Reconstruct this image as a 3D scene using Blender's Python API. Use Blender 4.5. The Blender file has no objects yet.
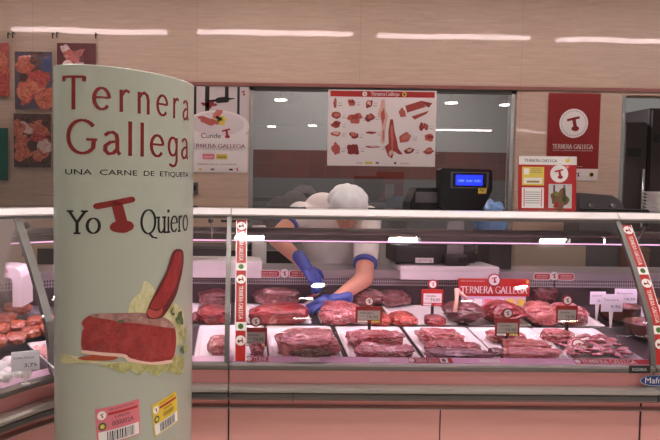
import bpy, bmesh, math, random
from mathutils import Vector, Matrix, noise
S = bpy.context.scene
COL = S.collection
R = math.radians

# ------------------------------------------------------------------ camera
EYE = Vector((0, 0, 1.52)); F = 640.0; CX = 248.0; CY = 220.0
yaw, pitch, roll = R(0.9), R(-3.0), R(-0.7)
fwd = Vector((math.sin(yaw)*math.cos(pitch), math.cos(yaw)*math.cos(pitch), math.sin(pitch)))
r0 = fwd.cross(Vector((0, 0, 1))).normalized(); u0 = r0.cross(fwd)
right = r0*math.cos(roll) - u0*math.sin(roll)
up = u0*math.cos(roll) + r0*math.sin(roll)
cd = bpy.data.cameras.new('camera'); cam = bpy.data.objects.new('camera', cd); COL.objects.link(cam)
cd.sensor_width = 36; cd.lens = F*36/660; cd.shift_x = (330-CX)/660; cd.clip_start = .05
m3 = Matrix((right, up, -fwd)).transposed()
cam.matrix_world = Matrix.Translation(EYE) @ m3.to_4x4()
S.camera = cam

def ray(px, py):
    return fwd + right*((px-CX)/F) + up*((CY-py)/F)
def at(px, py, Y):                         # the point seen at a pixel, on the upright plane Y
    d = ray(px, py); return EYE + d*(Y/d.y)
def atz(px, py, z):
    d = ray(px, py); return EYE + d*((z-EYE.z)/d.z)

# ------------------------------------------------------------------ world, exposure
W = bpy.data.worlds.new('world'); S.world = W; W.use_nodes = True
W.node_tree.nodes['Background'].inputs[0].default_value = (1.0, .94, .90, 1)
W.node_tree.nodes['Background'].inputs[1].default_value = 0.16
S.view_settings.view_transform = 'Standard'; S.view_settings.look = 'None'
S.view_settings.gamma = 1; S.view_settings.use_curve_mapping = False
S.view_settings.exposure = 0.36
TUBE = 7.0       # ceiling tubes
LED = 30.0         # lamp strip inside the case
DOWN = 30.0       # far round ceiling lamps
PANEL = 230.0     # rectangular lamps above the case
KEY = 400.0       # round ceiling lamps over and before the counter
BACKROOM = 20.0

def area(name, loc, rot, sx, sy, power, color):
    l = bpy.data.lights.new(name, 'AREA'); l.shape = 'RECTANGLE'; l.size = sx; l.size_y = sy
    l.energy = power; l.color = color
    o = bpy.data.objects.new(name, l); COL.objects.link(o); o.location = loc; o.rotation_euler = rot
    return o

# ------------------------------------------------------------------ materials
def lin(c):
    out = []
    for v in c:
        v /= 255.0; out.append(v/12.92 if v <= .04045 else ((v+.055)/1.055)**2.4)
    return (*out, 1)
MATS = {}
def mat(name, rgb, rough=.5, metal=0, spec=.5, coat=0, coat_rough=.05, emit=0, bump=0, bscale=40, var=0, vscale=8):
    if name in MATS: return MATS[name]
    m = bpy.data.materials.new(name); m.use_nodes = True; nt = m.node_tree; b = nt.nodes['Principled BSDF']
    b.inputs['Base Color'].default_value = lin(rgb); b.inputs['Roughness'].default_value = rough
    b.inputs['Metallic'].default_value = metal; b.inputs['Specular IOR Level'].default_value = spec
    b.inputs['Coat Weight'].default_value = coat; b.inputs['Coat Roughness'].default_value = coat_rough
    if emit:
        b.inputs['Emission Color'].default_value = lin(rgb); b.inputs['Emission Strength'].default_value = emit
    tc = nt.nodes.new('ShaderNodeTexCoord')
    if var or bump:
        n = nt.nodes.new('ShaderNodeTexNoise'); n.inputs['Scale'].default_value = vscale if var else bscale
        n.inputs['Detail'].default_value = 5; nt.links.new(tc.outputs['Object'], n.inputs['Vector'])
    if var:
        mx = nt.nodes.new('ShaderNodeMix'); mx.data_type = 'RGBA'
        mx.inputs['A'].default_value = lin([c*(1-var) for c in rgb]); mx.inputs['B'].default_value = lin([min(255, c*(1+var)) for c in rgb])
        nt.links.new(n.outputs['Fac'], mx.inputs['Factor']); nt.links.new(mx.outputs['Result'], b.inputs['Base Color'])
    if bump:
        n2 = nt.nodes.new('ShaderNodeTexNoise'); n2.inputs['Scale'].default_value = bscale; n2.inputs['Detail'].default_value = 4
        nt.links.new(tc.outputs['Object'], n2.inputs['Vector'])
        bp = nt.nodes.new('ShaderNodeBump'); bp.inputs['Strength'].default_value = bump; bp.inputs['Distance'].default_value = .01
        nt.links.new(n2.outputs['Fac'], bp.inputs['Height']); nt.links.new(bp.outputs['Normal'], b.inputs['Normal'])
    MATS[name] = m; return m

def glass_mat(name, tint=(1, 1, 1), base=.045, rough=.0):
    m = bpy.data.materials.new(name); m.use_nodes = True; nt = m.node_tree; nt.nodes.clear()
    out = nt.nodes.new('ShaderNodeOutputMaterial'); mix = nt.nodes.new('ShaderNodeMixShader')
    t = nt.nodes.new('ShaderNodeBsdfTransparent'); t.inputs[0].default_value = (*tint, 1)
    g = nt.nodes.new('ShaderNodeBsdfGlossy'); g.inputs['Roughness'].default_value = rough
    lw = nt.nodes.new('ShaderNodeFresnel'); lw.inputs['IOR'].default_value = 1.5
    ad = nt.nodes.new('ShaderNodeMath'); ad.operation = 'MULTIPLY'; ad.inputs[1].default_value = base/.04
    ad.use_clamp = True
    nt.links.new(lw.outputs[0], ad.inputs[0]); nt.links.new(ad.outputs[0], mix.inputs[0])
    nt.links.new(t.outputs[0], mix.inputs[1]); nt.links.new(g.outputs[0], mix.inputs[2]); nt.links.new(mix.outputs[0], out.inputs[0])
    MATS[name] = m; return m
GLASS = glass_mat('case_glass', (.985, .985, .985), .05)
WGLASS = glass_mat('window_glass', (.86, .87, .87), .10)

def stone():
    m = mat('beige_stone', (214, 188, 166), rough=.4, coat=.65, coat_rough=.03)
    nt = m.node_tree; b = nt.nodes['Principled BSDF']; L = nt.links.new
    tc = nt.nodes.new('ShaderNodeTexCoord'); mp = nt.nodes.new('ShaderNodeMapping'); L(tc.outputs['Object'], mp.inputs[0])
    mp.inputs['Scale'].default_value = (1.0, 1, 14)
    n = nt.nodes.new('ShaderNodeTexNoise'); n.inputs['Scale'].default_value = 4; n.inputs['Detail'].default_value = 9; n.inputs['Roughness'].default_value = .7; n.inputs['Distortion'].default_value = .6
    L(mp.outputs[0], n.inputs['Vector'])
    rp = nt.nodes.new('ShaderNodeValToRGB'); L(n.outputs['Fac'], rp.inputs[0])
    rp.color_ramp.elements[0].position = .3; rp.color_ramp.elements[0].color = lin((200, 174, 150))
    rp.color_ramp.elements[1].position = .7; rp.color_ramp.elements[1].color = lin((222, 200, 178))
    mp2 = nt.nodes.new('ShaderNodeMapping'); L(tc.outputs['Object'], mp2.inputs[0]); mp2.inputs['Rotation'].default_value = (R(90), 0, 0)
    mp2.inputs['Location'].default_value = (.33, .53, 0)
    br = nt.nodes.new('ShaderNodeTexBrick'); L(mp2.outputs[0], br.inputs['Vector']); br.offset = 0
    br.inputs['Scale'].default_value = 1; br.inputs['Brick Width'].default_value = 1.26; br.inputs['Row Height'].default_value = .9
    br.inputs['Mortar Size'].default_value = .0022; br.inputs['Mortar Smooth'].default_value = .2
    br.inputs['Color1'].default_value = (1, 1, 1, 1); br.inputs['Color2'].default_value = (.97, .97, .965, 1); br.inputs['Mortar'].default_value = (.8, .77, .74, 1)
    mx = nt.nodes.new('ShaderNodeMix'); mx.data_type = 'RGBA'; mx.blend_type = 'MULTIPLY'; mx.inputs['Factor'].default_value = 1
    L(rp.outputs[0], mx.inputs['A']); L(br.outputs['Color'], mx.inputs['B']); L(mx.outputs['Result'], b.inputs['Base Color'])
    n3 = nt.nodes.new('ShaderNodeTexNoise'); n3.inputs['Scale'].default_value = 2.2; L(tc.outputs['Object'], n3.inputs['Vector'])
    bp = nt.nodes.new('ShaderNodeBump'); bp.inputs['Strength'].default_value = .12; bp.inputs['Distance'].default_value = .02
    L(n3.outputs['Fac'], bp.inputs['Height']); L(bp.outputs['Normal'], b.inputs['Coat Normal'])
    return m
STONE = stone()

def meat_mat(name, dark, mid, pale, fat, fatshare=.5, marble=.5, scale=9, rough=.32):
    m = bpy.data.materials.new(name); m.use_nodes = True; nt = m.node_tree; b = nt.nodes['Principled BSDF']; L = nt.links.new
    tc = nt.nodes.new('ShaderNodeTexCoord'); oi = nt.nodes.new('ShaderNodeObjectInfo')
    add = nt.nodes.new('ShaderNodeVectorMath'); add.operation = 'ADD'
    sc = nt.nodes.new('ShaderNodeMath'); sc.operation = 'MULTIPLY'; sc.inputs[1].default_value = 37
    L(oi.outputs['Random'], sc.inputs[0]); L(tc.outputs['Object'], add.inputs[0]); L(sc.outputs[0], add.inputs[1])
    n = nt.nodes.new('ShaderNodeTexNoise'); n.inputs['Scale'].default_value = scale; n.inputs['Detail'].default_value = 7
    n.inputs['Roughness'].default_value = .62; n.inputs['Distortion'].default_value = 1.2; L(add.outputs[0], n.inputs['Vector'])
    rp = nt.nodes.new('ShaderNodeValToRGB'); L(n.outputs['Fac'], rp.inputs[0]); e = rp.color_ramp.elements
    e[0].position = .30; e[0].color = lin(dark); e[1].position = .72; e[1].color = lin(pale)
    x = e.new(.5); x.color = lin(mid)
    # veins of fat: thin bands where a stretched noise crosses its middle
    mp = nt.nodes.new('ShaderNodeMapping'); mp.inputs['Scale'].default_value = (.55, 1.3, 1.6); L(add.outputs[0], mp.inputs[0])
    v = nt.nodes.new('ShaderNodeTexNoise'); v.inputs['Scale'].default_value = scale*1.9; v.inputs['Detail'].default_value = 3; v.inputs['Distortion'].default_value = 1.8
    L(mp.outputs[0], v.inputs['Vector'])
    vr = nt.nodes.new('ShaderNodeValToRGB'); L(v.outputs['Fac'], vr.inputs[0]); q = vr.color_ramp.elements
    w = .012+.045*marble
    q[0].position = .5-w; q[0].color = (0, 0, 0, 1); q[1].position = .5+w; q[1].color = (0, 0, 0, 1)
    k = q.new(.5); k.color = (marble, marble, marble, 1)
    # broad fat patches
    f = nt.nodes.new('ShaderNodeTexNoise'); f.inputs['Scale'].default_value = scale*.75; f.inputs['Detail'].default_value = 5; f.inputs['Distortion'].default_value = 2.2
    L(add.outputs[0], f.inputs['Vector'])
    fr = nt.nodes.new('ShaderNodeValToRGB'); L(f.outputs['Fac'], fr.inputs[0]); g = fr.color_ramp.elements
    p = .72-.28*fatshare; g[0].position = p; g[0].color = (0, 0, 0, 1); g[1].position = p+.07; g[1].color = (.85, .85, .85, 1)
    mxm = nt.nodes.new('ShaderNodeMath'); mxm.operation = 'MAXIMUM'; L(vr.outputs[0], mxm.inputs[0]); L(fr.outputs[0], mxm.inputs[1])
    mx = nt.nodes.new('ShaderNodeMix'); mx.data_type = 'RGBA'; mx.inputs['B'].default_value = lin(fat)
    L(mxm.outputs[0], mx.inputs['Factor']); L(rp.outputs[0], mx.inputs['A']); L(mx.outputs['Result'], b.inputs['Base Color'])
    b.inputs['Roughness'].default_value = rough; b.inputs['Coat Weight'].default_value = .9; b.inputs['Coat Roughness'].default_value = .10
    n4 = nt.nodes.new('ShaderNodeTexNoise'); n4.inputs['Scale'].default_value = 34; n4.inputs['Detail'].default_value = 4; L(add.outputs[0], n4.inputs['Vector'])
    bp = nt.nodes.new('ShaderNodeBump'); bp.inputs['Strength'].default_value = .7; bp.inputs['Distance'].default_value = .006
    L(n4.outputs['Fac'], bp.inputs['Height']); L(bp.outputs['Normal'], b.inputs['Normal']); L(bp.outputs['Normal'], b.inputs['Coat Normal'])
    MATS[name] = m; return m
LEAN = meat_mat('lean_beef', (96, 8, 16), (146, 20, 28), (176, 44, 48), (226, 158, 150), .12, .25, 7)
MARB = meat_mat('marbled_beef', (98, 14, 26), (160, 40, 52), (200, 84, 92), (236, 184, 184), .5, .8, 13)
FATTY = meat_mat('fat_covered_beef', (136, 42, 48), (188, 90, 92), (216, 138, 132), (234, 186, 172), .45, .5, 10)
DARKM = meat_mat('dark_beef', (62, 14, 20), (98, 26, 32), (134, 56, 60), (196, 140, 136), .2, .3, 9)
WRAP = meat_mat('wrapped_beef', (70, 24, 30), (112, 50, 54), (148, 88, 88), (196, 150, 148), .45, .4, 8)
ORANGE = meat_mat('cured_beef', (136, 16, 12), (184, 36, 26), (204, 70, 50), (238, 180, 160), .3, .7, 12)
CHICK = meat_mat('marinated_chicken', (120, 40, 20), (172, 76, 40), (200, 116, 74), (228, 190, 160), .3, .3, 12)
SLICE = meat_mat('sliced_veal', (134, 30, 50), (172, 62, 80), (200, 104, 118), (240, 206, 206), .5, .8, 16)
BONE = mat('bone', (226, 190, 170), .4, coat=.3, var=.12, vscale=30)

STEEL = mat('brushed_steel', (196, 190, 184), .34, metal=.35, var=.06, vscale=20)
STEELB = mat('bumper_steel', (168, 162, 154), .3, metal=.55)
STEELD = mat('dull_steel', (120, 118, 114), .4, metal=.6, var=.08)
ALU = mat('aluminium', (196, 196, 192), .22, metal=.7)
PINK = mat('salmon_enamel', (224, 152, 152), .38, coat=.35, coat_rough=.12, var=.02, vscale=2)
RUBBER = mat('grey_rubber', (78, 80, 78), .3, coat=.3)
WHITE = mat('white_plastic', (236, 232, 230), .35, coat=.3, coat_rough=.1)
LEDGE = mat('white_ledge', (244, 238, 238), .25, coat=.5)
BLACK = mat('black_plastic', (24, 23, 24), .35, coat=.2)
GREYP = mat('grey_plastic', (94, 94, 96), .45)
RED = mat('print_red', (180, 34, 32), .4, coat=.3)
DRED = mat('print_dark_red', (142, 26, 20), .45)
PAPER = mat('paper_white', (238, 234, 230), .5, coat=.35, coat_rough=.15)
PAPERG = mat('paper_grey', (170, 168, 160), .5)
LILAC = mat('card_white', (232, 228, 240), .5)
INK = mat('ink_black', (22, 20, 20), .5)
INKG = mat('ink_grey', (120, 112, 110), .6)
YEL = mat('print_yellow', (222, 200, 84), .5)
PINKP = mat('print_pink', (226, 120, 136), .5)
GREEN = mat('print_green', (66, 104, 44), .5)
TEAL = mat('print_teal', (36, 116, 96), .5)
LENS = mat('lamp_lens', (232, 176, 214), .4, emit=1.1)
LED_M = mat('lamp_diffuser', (255, 206, 240), .4, emit=LED)
LEDB = mat('lamp_module', (255, 240, 248), .4, emit=6.0)

# ------------------------------------------------------------------ mesh helpers
class MB:
    def __init__(s): s.bm = bmesh.new(); s.mats = []
    def mi(s, m):
        if m not in s.mats: s.mats.append(m)
        return s.mats.index(m)
    def face(s, pts, m, smooth=False):
        f = s.bm.faces.new([s.bm.verts.new(p) for p in pts]); f.material_index = s.mi(m); f.smooth = smooth; return f
    def grid(s, rows, m, smooth=True, closed_u=False, closed_v=False):
        vs = [[s.bm.verts.new(p) for p in r] for r in rows]; i = s.mi(m)
        nr, nc = len(vs), len(vs[0])
        for a in range(nr if closed_u else nr-1):
            for b in range(nc if closed_v else nc-1):
                try:
                    f = s.bm.faces.new([vs[a][b], vs[(a+1) % nr][b], vs[(a+1) % nr][(b+1) % nc], vs[a][(b+1) % nc]])
                    f.material_index = i; f.smooth = smooth
                except ValueError: pass
        return vs
    def box(s, lo, hi, m, bev=0, M=None):
        x0, y0, z0 = lo; x1, y1, z1 = hi
        b = bmesh.new(); bmesh.ops.create_cube(b, size=1)
        for v in b.verts: v.co = Vector(((x0+x1)/2+v.co.x*(x1-x0), (y0+y1)/2+v.co.y*(y1-y0), (z0+z1)/2+v.co.z*(z1-z0)))
        if bev: bmesh.ops.bevel(b, geom=b.edges[:], offset=bev, segments=3, affect='EDGES', profile=.5)
        s.merge(b, m, M, bev > 0)
    def merge(s, b, m, M=None, smooth=False):
        i = s.mi(m); mp = {}
        for v in b.verts: mp[v] = s.bm.verts.new(M @ v.co if M else v.co)
        for f in b.faces:
            nf = s.bm.faces.new([mp[v] for v in f.verts]); nf.material_index = i; nf.smooth = smooth
        b.free()
    def ell(s, c, rad, m, seg=20, M=None):
        b = bmesh.new(); bmesh.ops.create_uvsphere(b, u_segments=seg, v_segments=seg//2+2, radius=1)
        for v in b.verts: v.co = Vector((c[0]+v.co.x*rad[0], c[1]+v.co.y*rad[1], c[2]+v.co.z*rad[2]))
        s.merge(b, m, M, True)
    def tube(s, pts, rad, m, seg=12, caps=True):
        pts = [Vector(p) for p in pts]; n = len(pts)
        rs = rad if isinstance(rad, (list, tuple)) else [rad]*n
        rows = []; ref = None
        for i, p in enumerate(pts):
            t = (pts[min(i+1, n-1)]-pts[max(i-1, 0)]).normalized()
            if ref is None:
                ref = t.cross(Vector((0, 0, 1)))
                if ref.length < .05: ref = t.cross(Vector((1, 0, 0)))
                ref.normalize()
            ref = (ref-t*ref.dot(t)).normalized(); q = t.cross(ref)
            rows.append([p+(ref*math.cos(a)+q*math.sin(a))*rs[i] for a in [2*math.pi*k/seg for k in range(seg)]])
        vs = s.grid(rows, m, True, False, True)
        if caps:
            for r in (vs[0][::-1], vs[-1]):
                f = s.bm.faces.new(r); f.material_index = s.mi(m)
    def prism(s, pts, off, m):
        off = Vector(off); a = [s.bm.verts.new(p) for p in pts]; b = [s.bm.verts.new(Vector(p)+off) for p in pts]; i = s.mi(m); n = len(pts)
        fs = [s.bm.faces.new(a[::-1]), s.bm.faces.new(b)]+[s.bm.faces.new([a[k], a[(k+1) % n], b[(k+1) % n], b[k]]) for k in range(n)]
        for f in fs: f.material_index = i
    def build(s, name, parent=None, loc=None, rot=None, fix=True):
        if fix: bmesh.ops.recalc_face_normals(s.bm, faces=s.bm.faces[:])
        me = bpy.data.meshes.new(name); s.bm.to_mesh(me); s.bm.free()
        for m in s.mats: me.materials.append(m)
        o = bpy.data.objects.new(name, me); COL.objects.link(o)
        if loc is not None: o.location = loc
        if rot is not None: o.rotation_euler = rot
        if parent: o.parent = parent
        return o
def tag(o, label=None, cat=None, group=None, kind=None):
    if label: o['label'] = label
    if cat: o['category'] = cat
    if group: o['group'] = group
    if kind: o['kind'] = kind
    return o
def empty(name, loc, rot=(0, 0, 0)):
    o = bpy.data.objects.new(name, None); COL.objects.link(o); o.location = loc; o.rotation_euler = rot; o.empty_display_size = .05; return o
def copy_tree(o, parent=None):
    c = o.copy(); COL.objects.link(c); c.parent = parent
    for ch in list(o.children): copy_tree(ch, c)
    return c

# ---- printed artwork: flat polygons in (u, v) metres, stacked by layer, laid on a surface by a map
def stroke_poly(pts, t, contrast=.5):
    out = []
    for (x0, y0), (x1, y1) in zip(pts, pts[1:]):
        d = math.hypot(x1-x0, y1-y0) or 1e-6; vx, vy = (x1-x0)/d, (y1-y0)/d
        w = t*(1-contrast+contrast*abs(vy))/2; e = w*.35
        out.append([(x0-vx*e-vy*w, y0-vy*e+vx*w), (x0-vx*e+vy*w, y0-vy*e-vx*w), (x1+vx*e+vy*w, y1+vy*e-vx*w), (x1+vx*e-vy*w, y1+vy*e+vx*w)])
    return out
def arc(cx, cy, rx, ry, a0, a1, n=16):
    return [(cx+rx*math.cos(R(a0+(a1-a0)*k/n)), cy+ry*math.sin(R(a0+(a1-a0)*k/n))) for k in range(n+1)]
GL = {  # advance, strokes, serif feet
 'T': (.74, [[(.03, 1), (.71, 1)], [(.37, 1), (.37, 0)], [(.03, 1), (.03, .88)], [(.71, 1), (.71, .88)]], [(.37, 0)]),
 'e': (.62, [[(.06, .38), (.55, .38)], arc(.31, .34, .25, .34, 8, 318)], []),
 'r': (.46, [[(.13, 0), (.13, .66)], [(.13, .46), (.2, .6), (.31, .67), (.42, .63)]], [(.13, 0)]),
 'n': (.66, [[(.13, 0), (.13, .66)], [(.13, .48), (.21, .61), (.34, .67), (.46, .6), (.51, .45), (.51, 0)]], [(.13, 0), (.51, 0)]),
 'a': (.6, [[(.1, .57), (.2, .65), (.33, .67), (.43, .6), (.46, .45), (.46, .1), (.53, 0)], [(.46, .4), (.25, .36), (.11, .25), (.1, .1), (.2, 0), (.34, .03), (.46, .16)]], []),
 'G': (.86, [arc(.46, .5, .4, .5, 42, 318, 22), [(.76, .17), (.78, .42)], [(.58, .42), (.86, .42)]], []),
 'l': (.28, [[(.13, 0), (.13, 1.02)]], [(.13, 0)]),
 'g': (.6, [arc(.29, .36, .21, .3, 0, 360, 18), [(.5, .64), (.5, -.12), (.43, -.26), (.28, -.3), (.12, -.24)]], []),
 'Y': (.7, [[(.02, 1), (.35, .48)], [(.68, 1), (.35, .48)], [(.35, .48), (.35, 0)]], [(.35, 0), (.05, 1), (.65, 1)]),
 'o': (.64, [arc(.31, .34, .25, .34, 0, 360, 20)], []),
 'Q': (.96, [arc(.46, .5, .4, .5, 0, 360, 24), [(.5, .02), (.7, -.16), (.98, -.22)]], []),
 'u': (.66, [[(.11, .66), (.11, .2), (.18, .04), (.3, 0), (.43, .08), (.51, .22)], [(.51, .66), (.51, 0)]], [(.56, 0), (.08, .66), (.48, .66)]),
 'i': (.28, [[(.13, 0), (.13, .66)], arc(.13, .92, .03, .03, 0, 360, 8)], [(.13, 0)]),
 'E': (.62, [[(.12, 0), (.12, 1)], [(.12, 1), (.55, 1)], [(.12, .52), (.48, .52)], [(.12, 0), (.57, 0)]], []),
 'R': (.72, [[(.12, 0), (.12, 1)], [(.12, 1), (.38, 1), (.52, .9), (.54, .75), (.48, .58), (.35, .5), (.12, .5)], [(.34, .5), (.66, 0)]], [(.12, 0)]),
 'N': (.82, [[(.12, 0), (.12, 1)], [(.12, 1), (.68, 0)], [(.68, 0), (.68, 1)]], [(.12, 0), (.68, 1)]),
 'A': (.74, [[(.04, 0), (.36, 1)], [(.36, 1), (.7, 0)], [(.16, .35), (.58, .35)]], [(.05, 0), (.69, 0)]),
 'L': (.56, [[(.12, 0), (.12, 1)], [(.12, 0), (.52, 0)]], [(.12, 1)]),
 ' ': (.36, [], []),
}
FONTC = {}
def sans(txt):
    if txt in FONTC: return FONTC[txt]
    c = bpy.data.curves.new('t', 'FONT'); c.body = txt; c.size = 1; c.resolution_u = 3
    o = bpy.data.objects.new('t', c); me = o.to_mesh()
    vs = [(v.co.x, v.co.y) for v in me.vertices]; ps = [list(p.vertices) for p in me.polygons]
    o.to_mesh_clear(); bpy.data.objects.remove(o); bpy.data.curves.remove(c)
    FONTC[txt] = (vs, ps); return FONTC[txt]
class Print:
    def __init__(s): s.p = []; s.z = 0
    def layer(s): s.z += 1; return s
    def poly(s, pts, m): s.p.append((pts, s.z, m)); return s
    def rect(s, x0, y0, x1, y1, m): return s.poly([(x0, y0), (x1, y0), (x1, y1), (x0, y1)], m)
    def disc(s, cx, cy, rx, ry, m, n=28, rot=0):
        c, q = math.cos(R(rot)), math.sin(R(rot))
        return s.poly([(cx+rx*math.cos(a)*c-ry*math.sin(a)*q, cy+rx*math.cos(a)*q+ry*math.sin(a)*c) for a in [2*math.pi*k/n for k in range(n)]], m)
    def blob(s, cx, cy, rx, ry, m, rot=0, seed=0, rough=.2, n=26):
        c, q = math.cos(R(rot)), math.sin(R(rot)); out = []
        for k in range(n):
            a = 2*math.pi*k/n; w = 1+rough*noise.noise(Vector((math.cos(a)*1.5+seed*3.1, math.sin(a)*1.5, seed*.7)))*1.8
            x, y = rx*w*math.cos(a), ry*w*math.sin(a); out.append((cx+x*c-y*q, cy+x*q+y*c))
        return s.poly(out, m)
    def serif(s, txt, x, y, h, m, t=.12, contrast=.55, track=0, sx=1, foot=.1):
        for ch in txt:
            adv, st, ft = GL[ch]
            for q in st:
                for poly in stroke_poly(q, t, contrast): s.poly([(x+a*h*sx, y+b*h) for a, b in poly], m)
            if foot:
                for (a, b) in ft:
                    for poly in stroke_poly([(a-foot, b), (a+foot, b)], t*.7, .1): s.poly([(x+c*h*sx, y+d*h) for c, d in poly], m)
            x += (adv+track)*h*sx
        return x
    def text(s, txt, x, y, w, h, m, spread=1):         # plain letters fitted into a width and cap height
        vs, ps = sans(txt); xs = [v[0] for v in vs]; ys = [v[1] for v in vs]
        if not xs: return
        a, b, c, d = min(xs), max(xs), min(ys), max(ys)
        kx = w/(b-a); ky = h/(d-c)
        for p in ps: s.poly([(x+(vs[i][0]-a)*kx, y+(vs[i][1]-c)*ky) for i in p], m)
    def logo(s, cx, cy, r, m):                           # the tilted T mark
        def q(x, y): return (cx+x*r, cy+y*r)
        a, b = (-.62, .34), (.5, .62); dx, dy = b[0]-a[0], b[1]-a[1]; L = math.hypot(dx, dy); th = math.degrees(math.atan2(dy, dx)); w = .13
        pts = [q(b[0]+w*math.cos(R(t)), b[1]+w*math.sin(R(t))) for t in range(int(th)-90, int(th)+91, 15)]
        pts += [q(a[0]+w*math.cos(R(t)), a[1]+w*math.sin(R(t))) for t in range(int(th)+90, int(th)+271, 15)]
        s.poly(pts, m)
        s.poly([q(-.2, .5), q(-.02, -.45), q(.38, -.45), q(.16, .56)], m)
        s.blob(cx+.17*r, cy-.56*r, .42*r, .27*r, m, 4, 3, .08)
    def build(s, name, fmap, parent=None, step=0, lay=.0005):
        bm = bmesh.new(); mats = []
        for pts, z, m in s.p:
            if m not in mats: mats.append(m)
            try:
                f = bm.faces.new([bm.verts.new((x, y, z)) for x, y in pts]); f.material_index = mats.index(m)
            except ValueError: pass
        bmesh.ops.triangulate(bm, faces=bm.faces[:])
        if step:
            xs = [v.co.x for v in bm.verts]; x = math.floor(min(xs)/step)*step+step
            while x < max(xs):
                bmesh.ops.bisect_plane(bm, geom=bm.verts[:]+bm.edges[:]+bm.faces[:], plane_co=(x, 0, 0), plane_no=(1, 0, 0), dist=1e-6); x += step
        for v in bm.verts: v.co = fmap(v.co.x, v.co.y, .0006+v.co.z*lay)
        me = bpy.data.meshes.new(name); bm.to_mesh(me); bm.free()
        for m in mats: me.materials.append(m)
        o = bpy.data.objects.new(name, me); COL.objects.link(o)
        if parent: o.parent = parent
        return o
def plane_map(o, ux=(1, 0, 0), vx=(0, 0, 1), n=(0, -1, 0)):
    o, ux, vx, n = map(Vector, (o, ux, vx, n))
    return lambda u, v, d: o+ux*u+vx*v+n*d

# ------------------------------------------------------------------ setting
WY = 5.0
zt = at(400, 88, WY).z                                  # head of the windows
xa, xb, xc = at(249, 130, WY).x, at(516, 130, WY).x, at(621, 130, WY).x
ZS = 1.02
b = MB()
for lo, hi in [((-4, WY, 0), (xa, WY+.16, 3.3)), ((xa, WY, zt), (xb, WY+.16, 3.3)), ((xb, WY, 0), (xc, WY+.16, 3.3)), ((xc, WY, zt-.03), (4.2, WY+.16, 3.3)), ((4.0, WY, 0), (4.2, WY+.16, zt-.03)), ((xa, WY, 0), (xb, WY+.16, ZS))]:
    b.box(lo, hi, STONE)
tag(b.build('wall_back'), kind='structure')
FLOOR = mat('floor_tiles', (196, 182, 174), .3, var=.08, vscale=3, coat=.3)
b = MB(); b.box((-5, -9, -.1), (5, 9, 0), FLOOR); tag(b.build('floor'), kind='structure')
CEIL = mat('ceiling_white', (226, 220, 214), .8)
b = MB(); b.box((-5, -9, 3.3), (5, 9, 3.4), CEIL); tag(b.build('ceiling'), kind='structure')
# strip of red-brown trim above the windows
TRIMM = mat('window_head_trim', (150, 96, 86), .4, coat=.3)
b = MB(); z0 = at(300, 88, WY).z
b.box((-1.6, WY-.02, zt-.005), (4.0, WY, zt+.022), TRIMM); tag(b.build('trim_1'), kind='structure')
# window 1
b = MB()
for x in (xa, xb-.035): b.box((x, WY+.02, ZS), (x+.035, WY+.07, zt), ALU)
b.box((xa, WY+.02, zt-.03), (xb, WY+.07, zt), STEELD); b.box((xa, WY+.02, ZS), (xb, WY+.07, ZS+.05), ALU)
w1 = tag(b.build('window_1'), kind='structure')
b = MB(); b.box((xa+.03, WY+.04, ZS+.04), (xb-.03, WY+.046, zt-.02), WGLASS); b.build('window_pane', w1)
# back room beyond the window
RW = mat('back_room_wall', (142, 138, 138), .35, coat=.35, coat_rough=.1)
RT = mat('back_room_tile', (84, 34, 28), .3, coat=.5)
nt = RT.node_tree; br = nt.nodes.new('ShaderNodeTexBrick'); tc = nt.nodes.new('ShaderNodeTexCoord'); mp = nt.nodes.new('ShaderNodeMapping')
mp.inputs['Rotation'].default_value = (R(90), 0, 0); nt.links.new(tc.outputs['Object'], mp.inputs[0]); nt.links.new(mp.outputs[0], br.inputs['Vector'])
br.offset = 0; br.inputs['Scale'].default_value = 1; br.inputs['Brick Width'].default_value = .2; br.inputs['Row Height'].default_value = .2; br.inputs['Mortar Size'].default_value = .004
br.inputs['Color1'].default_value = lin((92, 34, 28)); br.inputs['Color2'].default_value = lin((78, 28, 24)); br.inputs['Mortar'].default_value = lin((80, 56, 50))
nt.links.new(br.outputs['Color'], nt.nodes['Principled BSDF'].inputs['Base Color'])
BY = 7.4
zr1, zr0 = at(300, 150, BY).z, at(300, 178, BY).z
b = MB()
b.box((-1.6, BY, 0), (4.4, BY+.1, zr0), mat('back_room_lower', (84, 80, 82), .4, coat=.3)); b.box((-1.6, BY, zr0), (4.4, BY+.1, zr1), RT); b.box((-1.6, BY, zr1), (4.4, BY+.1, 3.3), RW)
b.box((-1.7, WY+.16, 0), (-1.6, BY, 3.3), RW)
tag(b.build('wall_back_room'), kind='structure')
area('back_room_light', (1.4, 6.3, 3.2), (0, 0, 0), 2.2, .4, BACKROOM*3, (1, .97, .95))

# ceiling fixtures whose streaks show in the polished stone and in the window
def mirror(px, py, z):
    p = atz(px, py, z); return Vector((p.x, 2*WY-p.y, z))
fixtures = []
TB = mat('fluorescent_tube', (255, 232, 232), .4, emit=TUBE*2.2)
def tube_fixture(length):
    e = empty('ceiling_light', (0, 0, 0))
    b = MB(); b.box((-length/2-.03, -.06, .03), (length/2+.03, .06, .09), WHITE, .006); b.build('housing', e)
    b = MB()
    for y in (-.025, .025): b.tube([(-length/2, y, .012), (length/2, y, .012)], .013, TB, 10)
    b.build('tube', e)
    for s_ in (-1, 1): b = MB(); b.tube([(s_*length*.35, 0, .09), (s_*length*.35, 0, .34)], .004, ALU, 6); b.build('hanger', e)
    return e
ZT = 2.95
spans = [(14, 32.5, 166, 32.5, 'leftmost'), (200, 33.5, 350, 35.5, 'second from left'), (380, 37.5, 528, 39.5, 'third from left'), (558, 40.5, 708, 44, 'rightmost')]
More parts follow.
